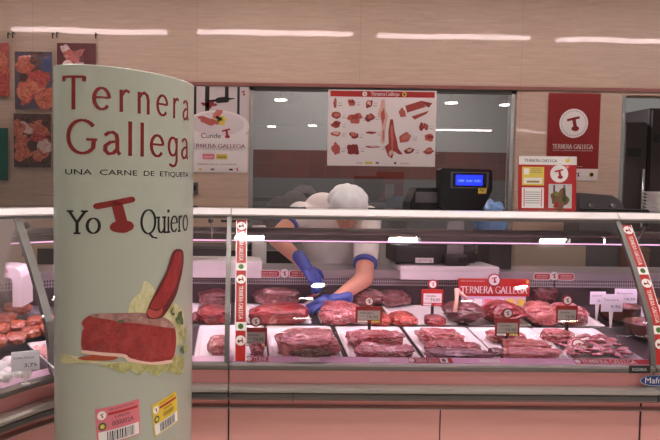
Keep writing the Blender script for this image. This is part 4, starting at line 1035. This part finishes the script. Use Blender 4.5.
def redp(p, w, h):
    p.rect(0, h*.135, w, h, DRED); p.layer()
    p.disc(w*.5, h*.655, w*.275, w*.275, PAPER, 40); p.layer()
    for k in range(36):
        a = 2*math.pi*k/36; p.rect(w*.5+w*.235*math.cos(a)-.003, h*.655+w*.235*math.sin(a)-.004, w*.5+w*.235*math.cos(a)+.003, h*.655+w*.235*math.sin(a)+.004, INKG)
    p.logo(w*.5, h*.655, w*.18, DRED); p.z = 1
    q = Print(); q.serif('TERNERA GALLEGA', 0, 0, h*.048, PAPER, .17, .5, .03); xm = max(a_[0] for t in q.p for a_ in t[0])
    for t in q.p: p.p.append(([(w*.11+a_*(w*.78)/xm, h*.365+b_) for a_, b_ in t[0]], 1, t[2]))
    p.text('UNA CARNE DE ETIQUETA', w*.12, h*.335, w*.76, h*.014, PAPER); p.text('WWW.TERNERAGALLEGA.COM', w*.3, h*.155, w*.4, h*.01, PAPER)
    p.logo(w*.62, h*.068, w*.05, INK); p.disc(w*.88, h*.068, w*.05, w*.05, YEL, 18); p.layer(); p.disc(w*.88, h*.068, w*.035, w*.035, INK, 14)
poster('brand_poster', 545.5, 93.5, 601, 180, WY-.008, 'red TERNERA GALLEGA poster with round T mark on the stone pier', redp)
def plate(p, w, h):
    p.rect(0, h*.45, w, h, mat('print_pale_grey', (206, 200, 198), .5)); p.layer()
    p.rect(w*.08, h*.62, w*.16, h, INK); p.rect(w*.30, h*.70, w*.37, h, INK); p.rect(w*.62, h*.86, w*.68, h, INK); p.rect(w*.82, h*.62, w*.86, h, INK); p.blob(w*.35, h*.79, w*.12, h*.035, PR[2], 0, 2, .5); p.blob(w*.55, h*.84, w*.2, h*.03, INK, 4, 6, .5); p.layer()
    p.disc(w*.5, h*.54, w*.52, h*.185, PAPER, 44); p.layer(); p.disc(w*.5, h*.565, w*.44, h*.14, mat('print_plate_grey', (222, 216, 214), .5), 40); p.layer()
    p.blob(w*.36, h*.60, w*.17, h*.04, PR[1], -14, 4, .2); p.blob(w*.50, h*.68, w*.09, h*.045, PR[4], 30, 5, .2); p.blob(w*.57, h*.60, w*.08, h*.05, YEL, 0, 6, .5); p.blob(w*.52, h*.63, w*.05, h*.03, GREEN, 0, 8, .5); p.layer()
    p.text('Cunde', w*.24, h*.40, w*.32, h*.055, INK); p.logo(w*.65, h*.46, w*.1, RED)
    q = Print(); q.serif('TERNERA GALLEGA', 0, 0, h*.04, mat('print_mauve', (150, 90, 120), .5), .15, .3, .03); xm = max(a_[0] for t in q.p for a_ in t[0])
    for t in q.p: p.p.append(([(w*.04+a_*(w*.92)/xm, h*.29+b_) for a_, b_ in t[0]], p.z, t[2]))
    p.text('UNA CARNE DE ETIQUETA', w*.08, h*.265, w*.84, h*.014, INKG)
    p.rect(w*.27, h*.155, w*.46, h*.215, PINKP); p.rect(w*.49, h*.155, w*.67, h*.215, YEL); p.text('INFORMACION AL CONSUMIDOR', w*.18, h*.085, w*.64, h*.018, INKG)
    for x, m in ((.2, YEL), (.4, INKG), (.7, INK)): p.rect(w*x, h*.025, w*(x+.06), h*.045, m)
    p.logo(w*.83, h*.04, w*.035, RED); p.logo(w*.92, h*.93, w*.05, RED); p.layer()
    p.text('0000', w*.29, h*.17, w*.14, h*.02, PAPER); p.text('0000', w*.51, h*.17, w*.14, h*.02, INK)
poster('plated_steak_poster', 186, 87, 248.5, 172, WY-.008, 'white poster with plated meat and black cutlery, left of the window', plate)
def collage(seed, bgc, kinds):
    def d(p, w, h):
        rng = random.Random(seed); p.rect(0, 0, w, h, bgc); p.layer()
        for k in range(kinds[0]):
            p.blob(w*rng.uniform(.1, .9), h*rng.uniform(.15, .85), w*rng.uniform(.12, .3), h*rng.uniform(.08, .2), rng.choice(kinds[1]), rng.uniform(-40, 40), seed*9+k, .3)
            p.layer()
        p.z = 60
        xs = []
        out = []
        for pts, z, m in p.p: out.append(([(min(max(x, 0), w), min(max(y, 0), h)) for x, y in pts], z*.15, m))
        p.p = out
    return d
OR1, OR2 = mat('print_orange', (196, 112, 72), .5), mat('print_rust', (150, 66, 44), .5)
BLU = mat('print_blue', (70, 86, 130), .5)
def tex(n, *a): return meat_mat('print_'+n, *a)
X1 = tex('orange_food', (150, 44, 26), (206, 92, 60), (236, 156, 120), (240, 200, 176), .3, .6, 22)
X2 = tex('red_food', (120, 22, 22), (186, 50, 44), (220, 96, 80), (232, 170, 150), .3, .6, 22)
X3 = tex('pale_food', (200, 150, 136), (232, 200, 190), (246, 226, 218), (200, 110, 100), .2, .4, 22)
X4 = tex('dark_food', (40, 22, 20), (76, 40, 32), (120, 64, 50), (180, 110, 80), .2, .5, 22)
poster('food_photo', 15, 52, 52, 109, WY-.03, 'photo print of a plated meat dish with blue and white top, left wall', collage(3, mat('print_dusk', (96, 88, 104), .5), (18, [X1, X2, X1, X3, BLU, X4])), 'photo print', group='meat photos at left')
poster('food_photo', 14, 114, 51, 167, WY-.03, 'photo print of orange raw meat chunks, lower one right of the teal print', collage(5, X4, (16, [X1, X2, X1, X3, X1, X4])), 'photo print', group='meat photos at left')
poster('food_photo', -22, 43, 9, 96, WY-.03, 'reddish meat photo print cut by the left edge, upper one', collage(7, X2, (12, [X1, X2, X3, X2])), 'photo print', group='meat photos at left')
poster('food_photo', -22, 128, 8, 180, WY-.03, 'teal photo print with pale meat cut by the left edge, lower one', collage(9, TEAL, (5, [X2, X1, X3])), 'photo print', group='meat photos at left')
poster('food_photo', 57, 43.5, 96, 70, WY-.03, 'maroon photo print with pale bone, just above the banner column', collage(11, mat('print_maroon', (110, 40, 44), .5), (5, [X3, X3, X2])), 'photo print', group='meat photos at left')
# steel hooks and clear hanging panels
ACR = glass_mat('clear_acrylic', (.99, .99, .99), .025)
for px0, px1, w_ in ((-30, 10.5, 'leftmost'), (12.5, 55, 'middle'), (56, 98, 'right')):
    a, c = at(px0, 205, WY-.04), at(px1, 36, WY-.04); e = empty('clear_hanging_panel', (a.x, WY-.04, a.z)); tag(e, f'clear plastic panel hung on hooks over the meat photos, {w_} one', 'panel', 'clear hanging panels')
    b = MB(); b.box((0, 0, 0), (c.x-a.x, .003, c.z-a.z), ACR); b.build('panel', e)
    for u in (.015, c.x-a.x-.015):
        b = MB(); zt_ = c.z-a.z; b.tube([(u, .04, zt_+.02), (u, -.012, zt_+.02), (u, -.016, zt_-.0), (u, -.01, zt_-.02)], .005, BLACK, 8); b.build('hook', e)
b = MB(); c = at(195, 188, WY); b.box((c.x-.035, WY-.03, c.z-.05), (c.x+.025, WY, c.z+.045), GREYP, .006); b.box((c.x-.02, WY-.035, c.z-.02), (c.x+.01, WY-.03, c.z+.02), BLACK); o = b.build('socket_box'); tag(o, 'small grey wall socket box right of the banner column', 'socket')

# ------------------------------------------------------------------ banner column (elliptical cardboard)
TA, TBb = .274, .146; tdir = Vector((.568, .823, 0)); tn = Vector((.823, -.568, 0)); TC = Vector((-.350, 2.055, 0))
TZ = at(100, 63.3, 1.8).z
def epar(s):           # ellipse param by arc length, s=0 at the near-left end A
    return s
# arc length table along front half: angle 180 (A) -> 360 (B) through the front
N = 720; tab = [0]
def ept(a, o=0): 
    c_, s_ = math.cos(a), math.sin(a); nx, ny = c_/TA, s_/TBb; l = math.hypot(nx, ny)
    return TC+tdir*(TA*c_+o*nx/l)+tn*(TBb*s_+o*ny/l)
# a = pi at A ; front side = +tn => a decreasing from pi to 0 has sin>0
for k in range(N): tab.append(tab[-1]+(ept(math.pi*(1-(k+1)/N))-ept(math.pi*(1-k/N))).length)
def on_col(u, v, d):
    u = max(0, min(u, tab[-1]-1e-6)); lo, hi = 0, N
    while hi-lo > 1:
        m = (lo+hi)//2
        if tab[m] <= u: lo = m
        else: hi = m
    f = (u-tab[lo])/(tab[hi]-tab[lo]); p = ept(math.pi*(1-(lo+f)/N), d); p.z = v; return p
CARD = mat('banner_card', (166, 171, 156), .35, coat=.6, coat_rough=.08)
e = empty('banner_column', (TC.x, TC.y, 0)); tag(e, 'tall curved pale green banner column reading Ternera Gallega with a steak picture', 'banner')
def loc(fn): return lambda u, v, d: fn(u, v, d)-e.location
b = MB(); rows = []
for z in (0, .02, TZ-.004, TZ): rows.append([ept(2*math.pi*k/96, 0 if z > .01 else 0)+Vector((0, 0, z))-e.location for k in range(96)])
vs = b.grid(rows, CARD, True, False, True); f = b.bm.faces.new(vs[-1]); f.material_index = 0
b.build('column', e)
# pixel -> (u, v) on the column
def colpx(px, py):
    best = None; d = ray(px, py)
    # intersect the vertical ray plane with the ellipse by scanning u
    lo, hi = 0.0, None; prev = None; tgt = d.x/d.y
    n_ = 300; L_ = tab[-1]; sol = None
    for k in range(n_+1):
        u = L_*k/n_; p = on_col(u, 0, 0); g = p.x/p.y-tgt
        if prev is not None and prev[1]*g <= 0 and g > prev[1]:
            t = prev[1]/(prev[1]-g); sol = prev[0]+(u-prev[0])*t; break
        prev = (u, g)
    if sol is None: sol = 0 if px < 120 else umax
    p = on_col(sol, 0, 0); return sol, EYE.z+d.z*(p.y/d.y)
gs = [(on_col(tab[-1]*k/400, 0, 0), tab[-1]*k/400) for k in range(401)]
umax = max(gs, key=lambda q: q[0].x/q[0].y)[1]; umin = min(gs, key=lambda q: q[0].x/q[0].y)[1]
def maptext(p, txt, fn, x0, x1, ybase, ytop, m, serif=True, **kw):
    # letters evenly spaced on the sheet, from pixel x0 to the pixel where the last letter ends
    u0_, v0_ = colpx(x0, ybase); u1_, v1_ = colpx(x1, ybase); _, vt = colpx(x0, ytop)
    q = Print(); h = vt-v0_
    if serif: q.serif(txt, 0, 0, h, m, **kw)
    else: q.text(txt, 0, 0, 1, h, m)
    xs = [a_[0] for t in q.p for a_ in t[0]]; x_a, x_b = min(xs), max(xs)
    for t in q.p: p.p.append(([(u0_+(a_-x_a)/(x_b-x_a)*(u1_-u0_), v0_+b_) for a_, b_ in t[0]], p.z, t[2]))
BRICK = mat('banner_brick_red', (124, 26, 18), .4, coat=.5)
p = Print(); p.z = 1
maptext(p, 'Ternera', None, 62.5, 188.5, 108.5, 77, BRICK, t=.125, contrast=.42, track=.22, foot=.05)
maptext(p, 'Gallega', None, 66.5, 188, 153.0, 120, BRICK, t=.125, contrast=.42, track=.14, foot=.05)
maptext(p, 'UNA  CARNE  DE  ETIQUETA', None, 65.5, 188, 175.5, 169, INK, serif=False)
maptext(p, 'Yo', None, 67, 101, 233, 211, INK, t=.13, contrast=.65, foot=.13)
maptext(p, 'Quiero', None, 140, 187.5, 234, 210, INK, t=.13, contrast=.65, foot=.12)
p.build('lettering', loc(on_col), e, step=.012)
u_, v_ = colpx(117, 214); uu, _ = colpx(95, 214); u2, _ = colpx(136, 214)
p = Print(); p.z = 1; p.logo(0, 0, .067, BRICK)
p.p = [([(u_+a_*(u2-uu)/(.067*1.36), v_+b_) for a_, b_ in t[0]], t[1], t[2]) for t in p.p]
p.build('red_mark', loc(on_col), e, step=.012)
# steak picture, from pixel outlines on the sheet
RAWF = meat_mat('print_steak_face', (120, 18, 18), (146, 30, 28), (166, 50, 42), (190, 96, 84), .1, .25, 14)
SEAR = meat_mat('print_seared_top', (110, 70, 66), (150, 112, 104), (184, 150, 138), (196, 100, 90), .3, .5, 34)
def crom(pts, n=5):
    out = []; N_ = len(pts)
    for i in range(N_):
        p0, p1, p2, p3 = pts[i-1], pts[i], pts[(i+1) % N_], pts[(i+2) % N_]
        for k in range(n):
            t = k/n; out.append(tuple(.5*((2*p1[c])+(-p0[c]+p2[c])*t+(2*p0[c]-5*p1[c]+4*p2[c]-p3[c])*t*t+(-p0[c]+3*p1[c]-3*p2[c]+p3[c])*t**3)+.35*noise.noise(Vector((i*1.3+t*1.3, c*5, 2))) for c in (0, 1)))
    return out
def outline(p, pts, m): p.poly([colpx(x, y) for x, y in crom(pts)], m)
PALE = meat_mat('print_potato', (176, 170, 116), (202, 196, 146), (214, 208, 176), (180, 190, 170), .3, .3, 30); LEAF = meat_mat('print_cabbage', (128, 128, 70), (166, 164, 96), (196, 194, 140), (186, 196, 150), .4, .3, 30); OLV = mat('print_herb', (78, 96, 60), .5)
p = Print(); p.z = 1
outline(p, [(128, 312), (132, 300), (140, 292), (144, 281), (150, 284), (156, 292), (165, 300), (178, 305), (184, 316), (180, 345), (150, 335), (130, 322)], PALE); p.layer()
outline(p, [(61, 355), (64, 353.5), (85, 358), (110, 362), (150, 360), (178, 358), (180, 372), (172, 371), (150, 367), (120, 368), (100, 364), (80, 363), (62, 363)], PALE); p.layer()
outline(p, [(100, 366), (125, 362), (150, 362), (181, 356), (181, 374), (165, 371), (158, 376), (146, 371), (138, 375), (130, 370), (122, 373), (112, 368)], LEAF); p.layer()
outline(p, [(80, 357), (115, 352), (118, 356), (112, 360), (85, 360)], mat('print_rust2', (160, 70, 40), .5)); p.layer()
outline(p, [(82, 333), (84, 328), (82, 322), (91, 315), (110, 316), (135, 320), (160, 324), (174, 327), (175, 348), (170, 360), (150, 362), (130, 358), (124, 354), (100, 352), (83, 350)], RAWF); p.layer()
outline(p, [(91, 316), (96, 313.5), (120, 313), (146, 313), (165, 318), (174, 326), (172, 328), (150, 325), (125, 322), (105, 319)], SEAR)
outline(p, [(83, 350), (100, 352), (124, 354), (130, 358), (150, 362), (170, 360), (170, 363), (148, 364.5), (128, 361), (122, 357), (98, 355), (83, 353)], PR[3]); p.layer()
outline(p, [(146, 316), (148, 306), (156, 290), (166, 270), (172, 252), (179, 249), (183, 254), (181, 275), (175, 296), (166, 312), (160, 318), (150, 319)], mat('print_steak_edge', (96, 30, 28), .5)); p.layer()
outline(p, [(150, 306), (158, 292), (168, 272), (174, 254), (180, 252), (181, 262), (178, 276), (172, 292), (163, 306), (156, 309)], RAWF)
outline(p, [(148, 309), (156, 311), (162, 308), (160, 315), (152, 318), (147, 315)], PR[0]); p.layer()
rng = random.Random(2)
for k in range(12):
    x, y = rng.uniform(172, 186), rng.uniform(308, 350); outline(p, [(x-3, y), (x, y-4), (x+1.2, y), (x+.5, y+4)], OLV if k % 2 else LEAF)
outline(p, [(117, 321), (121, 319), (124, 321), (120, 323)], OLV)
p.build('steak_picture', loc(on_col), e, step=.012, lay=.0003)
# round-cornered approval tickets
def ticket(px, py, x1, y1, m, tilt, nm, label):
    u0_, v0_ = colpx(px, py); u1_, _ = colpx(x1, py); w = u1_-u0_; _, vb = colpx(px, y1); h = v0_-vb
    q = Print(); q.rect(0, 0, w, h, m); q.layer(); q.rect(w*.04, h*.03, w*.96, h*.36, PAPER); q.disc(w*.13, h*.80, h*.12, h*.12, PAPER, 18); q.disc(w*.13, h*.5, h*.11, h*.11, OLV, 18)
    q.rect(w*.26, h*.77, w*.95, h*.84, RED); q.text('INDICACION PROTEGIDA', w*.28, h*.9, w*.6, h*.045, INK)
    if m is PINKP_: q.text('SUPREMA', w*.4, h*.66, w*.36, h*.06, INK); q.text('000002A', w*.34, h*.46, w*.5, h*.13, INK)
    else: q.text('TERNERA', w*.4, h*.66, w*.36, h*.06, INK); q.text('000001', w*.38, h*.46, w*.45, h*.13, INK)
    q.layer(); q.logo(w*.13, h*.80, h*.075, RED); q.disc(w*.13, h*.5, h*.06, h*.06, YEL, 14); x = w*.22; rg = random.Random(7)
    while x < w*.85: 
        bw = w*rg.choice((.01, .02, .03)); q.rect(x, h*.06, x+bw, h*.33, INK); x += bw+w*.018
    q.p = [([(u0_+a_*math.cos(tilt)-b_*math.sin(tilt), vb+a_*math.sin(tilt)+b_*math.cos(tilt)) for a_, b_ in t[0]], t[1]+1, t[2]) for t in q.p]
    o = q.build(nm, loc(on_col), e, step=.012); o['label'] = label
PINKP_ = mat('ticket_pink', (214, 116, 128), .5); YEL_ = mat('ticket_yellow', (222, 190, 60), .5)
ticket(97, 409, 140.5, 446, PINKP_, R(3), 'ticket', 'pink ticket numbered 000002A')
ticket(154.5, 404, 178, 437, YEL_, R(7), 'ticket', 'yellow ticket')

# ------------------------------------------------------------------ worker
def cap(b, p0, p1, r0_, r1_, m, n=10):
    p0, p1 = Vector(p0), Vector(p1)
    b.tube([p0.lerp(p1, k/n) for k in range(n+1)], [r0_+(r1_-r0_)*k/n for k in range(n+1)], m, 20)
    for c, r_ in ((p0, r0_), (p1, r1_)): b.ell(c, (r_, r_, r_), m, 20)
def remesh(o, vox, smooth=6):
    r_ = o.modifiers.new('remesh', 'REMESH'); r_.mode = 'VOXEL'; r_.voxel_size = vox; r_.use_smooth_shade = True
    s = o.modifiers.new('smooth', 'SMOOTH'); s.factor = .5; s.iterations = smooth
SKIN = mat('skin', (206, 150, 124), .5, var=.04, vscale=10)
COAT = mat('white_coat', (240, 234, 228), .8, bump=.35, bscale=14)
CAPM = mat('white_cap_cloth', (236, 238, 238), .85, bump=.4, bscale=30)
BLUE = mat('blue_glove', (46, 68, 148), .35, coat=.3, bump=.3, bscale=40)
TRB = mat('blue_trim', (78, 96, 176), .7)
sR, sL = at(300, 214, 3.98), at(368, 219, 3.93)
eR, eL = at(276, 238, 3.76), at(364, 279, 3.61)
wR, wL = at(306, 267, 3.60), at(334, 300, 3.50)
hipc = Vector(((sR.x+sL.x)/2+.0, 4.22, .93)); neck = at(338, 212, 3.93); headc = at(347, 211, 3.80)
wk = empty('person', (hipc.x, hipc.y, 0)); tag(wk, 'person in white cap and coat bending over the case with blue gloves', 'person')
off = -wk.location
b = MB()
def T(p): return Vector(p)+off
cap(b, T(hipc), T((hipc.x, 4.08, 1.2)), .15, .15, SKIN); b.ell(T(hipc), (.17, .125, .13), SKIN)
cap(b, T(sR+Vector((.03, 0, -.03))), T(sL+Vector((-.03, 0, -.03))), .075, .075, SKIN); b.ell(T((hipc.x, 4.05, 1.22)), (.17, .12, .16), SKIN)
cap(b, T(neck), T(headc), .058, .056, SKIN)
for s_, e_, w_ in ((sR, eR, wR), (sL, eL, wL)):
    cap(b, T(s_), T(e_), .058, .052, SKIN); cap(b, T(e_), T(w_), .052, .031, SKIN)
for sx in (-1, 1):
    h_ = Vector((hipc.x+.09*sx, 4.22, .88)); kn = Vector((hipc.x+.11*sx, 4.20, .48)); an = Vector((hipc.x+.12*sx, 4.26, .09))
    cap(b, T(h_), T(kn), .088, .058, SKIN); cap(b, T(kn), T(an), .055, .038, SKIN); cap(b, T(an+Vector((0, .02, -.05))), T(an+Vector((0, -.13, -.055))), .035, .03, SKIN)
# head, bowed: face tilts down and forward
Rt = Matrix.Translation(T(headc)) @ Matrix.Rotation(R(38), 4, 'X')
hb = MB
b.ell((0, 0, .0), (.076, .094, .105), SKIN, 24, Rt); b.ell((0, -.035, -.065), (.05, .05, .055), SKIN, 20, Rt)
b.ell((0, -.099, -.015), (.013, .019, .020), SKIN, 12, Rt); b.ell((0, -.094, .005), (.009, .012, .022), SKIN, 12, Rt)
for sx in (-1, 1):
    b.ell((.078*sx, .005, -.01), (.010, .020, .032), SKIN, 14, Rt); b.ell((.032*sx, -.082, .022), (.024, .012, .008), SKIN, 12, Rt)
b.ell((0, -.088, -.052), (.024, .010, .007), SKIN, 12, Rt)
body = b.build('body', wk); remesh(body, .009, 5)
b = MB()
for sx in (-1, 1): b.ell((.031*sx, -.087, .006), (.011, .006, .006), PAPER, 12, Rt); b.ell((.031*sx, -.0925, .005), (.0045, .002, .0045), INK, 10, Rt)
b.build('eyes', wk)
HAIR = mat('dark_hair', (54, 38, 30), .6, bump=.5, bscale=60)
b = MB(); b.ell((0, .03, .012), (.082, .082, .092), HAIR, 24, Rt); b.build('hair', wk)
# cap: puffy cloth crown with a band
bm = bmesh.new(); bmesh.ops.create_icosphere(bm, subdivisions=5, radius=1)
for v in bm.verts:
    p = v.co.copy(); ang = math.atan2(p.y, p.x); k = 1+.05*math.sin(ang*9)*max(0, 1-abs(p.z))**.6+.05*noise.noise(p*2.4)
    z = p.z*.088 if p.z > 0 else p.z*.045
    v.co = Vector((p.x*.108*k, p.y*.118*k, z*k+.062))
for f in bm.faces: f.smooth = True
bm.transform(Rt @ Matrix.Rotation(R(-12), 4, 'X') @ Matrix.Scale(1.08, 4))
me = bpy.data.meshes.new('cap'); bm.to_mesh(me); bm.free(); me.materials.append(CAPM); o = bpy.data.objects.new('cap', me); COL.objects.link(o); o.parent = wk
b = MB(); rows = [[Rt @ Vector(((.088+dr)*math.cos(a), (.102+dr)*math.sin(a), z)) for a in [2*math.pi*k/40 for k in range(40)]] for z, dr in ((.028, 0), (.03, .004), (.058, .006), (.06, 0))]
b.grid(rows, CAPM, True, True, True); b.build('cap_band', o)
# coat with short sleeves
b = MB()
cap(b, T(hipc+Vector((0, 0, -.05))), T((hipc.x, 4.08, 1.2)), .175, .168, COAT)
b.ell(T((hipc.x-.055, 4.05, 1.22)), (.135, .15, .18), COAT); b.ell(T((hipc.x+.055, 4.04, 1.22)), (.135, .15, .18), COAT)
cap(b, T(sR+Vector((.02, 0, -.03))), T(sL+Vector((-.02, 0, -.03))), .092, .092, COAT)
b.ell(T((sR.x+.145, 4.02, 1.375)), (.125, .11, .115), COAT)
cuR = sR.lerp(eR, .30); cuL = sL.lerp(eL, .62)
cap(b, T(sR), T(cuR), .08, .070, COAT); cap(b, T(sL), T(cuL), .084, .074, COAT)
cap(b, T(neck+Vector((-.02, .03, -.02))), T(neck+Vector((0, 0, .0))), .075, .066, COAT)
co = b.build('coat', wk); remesh(co, .010, 5)
for s_, c_, r_ in ((sR, cuR, .070), (sL, cuL, .074)):
    dv = (c_-s_).normalized(); b = MB(); b.tube([T(c_+dv*.048), T(c_+dv*.074)], r_*.93, TRB, 28); b.build('sleeve_trim', wk)
b = MB(); b.tube([T(neck+Vector((0, -.0, -.012))), T(neck+(headc-neck)*.25)], .069, TRB, 26, False); b.build('collar', wk)
TROU = mat('white_trousers', (214, 212, 208), .8)
b = MB()
for sx in (-1, 1):
    h_ = Vector((hipc.x+.09*sx, 4.22, .86)); kn = Vector((hipc.x+.11*sx, 4.20, .48)); an = Vector((hipc.x+.12*sx, 4.26, .12)); cap(b, T(h_), T(kn), .105, .08, TROU); cap(b, T(kn), T(an), .08, .07, TROU)
o = b.build('trousers', wk); remesh(o, .014, 5)
for sx in (-1, 1):
    b = MB(); b.ell(T((hipc.x+.12*sx, 4.19, .045)), (.05, .13, .045), WHITE, 20); o = b.build('shoe', wk)
# apron neck strap shows as coat opening; gloves with five fingers each
def glove(w_, tip, side, curl):
    b = MB(); d = (tip-w_).normalized(); up_ = Vector((0, -.5, .85)); sidev = d.cross(up_).normalized(); nrm = sidev.cross(d).normalized()
    palm = w_+d*.065
    cap(b, T(w_-d*.075), T(w_+d*.01), .041, .034, BLUE)
    for k in (-1.5, -.5, .5, 1.5): cap(b, T(w_+d*.012+sidev*k*.010), T(w_+d*.088+sidev*k*.0195), .020, .0145, BLUE, 6)
    for k, ln in ((-1.5, .062), (-.5, .078), (.5, .082), (1.5, .070)):
        p0 = w_+d*.088+sidev*k*.0195; dirv = d.copy(); p = p0; r_ = .0125
        for j in range(3):
            dirv = (dirv-nrm*curl*(.35+.25*j)+sidev*k*.04).normalized(); q = p+dirv*ln*(.45, .32, .23)[j]; cap(b, T(p), T(q), r_, r_*.9, BLUE, 4); p = q; r_ *= .9
    p0 = w_+d*.03+sidev*side*.032; p1 = p0+(d*.6+sidev*side*.75-nrm*.3).normalized()*.042; p2 = p1+(d*.9+sidev*side*.2-nrm*.5).normalized()*.034
    cap(b, T(p0), T(p1), .017, .0145, BLUE, 5); cap(b, T(p1), T(p2), .0145, .0115, BLUE, 5)
    o = b.build('glove', wk); remesh(o, .0042, 3)
glove(wR, at(323, 291, 3.52), -1, 1.0)
glove(wL, at(312, 305, 3.46), 1, .8)
# knife in the gloved hand
c = at(318, 296, 3.44)
e = empty('boning_knife', c, (0, R(35), R(160))); tag(e, 'slim knife held in the blue gloved hands over the meat', 'knife')
b = MB(); b.box((-.05, -.009, -.008), (.03, .009, .008), BLACK, .004); b.build('handle', e)
b = MB(); b.prism([(.03, -.001, -.010), (.08, -.001, -.006), (.095, -.001, .006), (.03, -.001, .010)], (0, .002, 0), STEEL); b.build('blade', e)
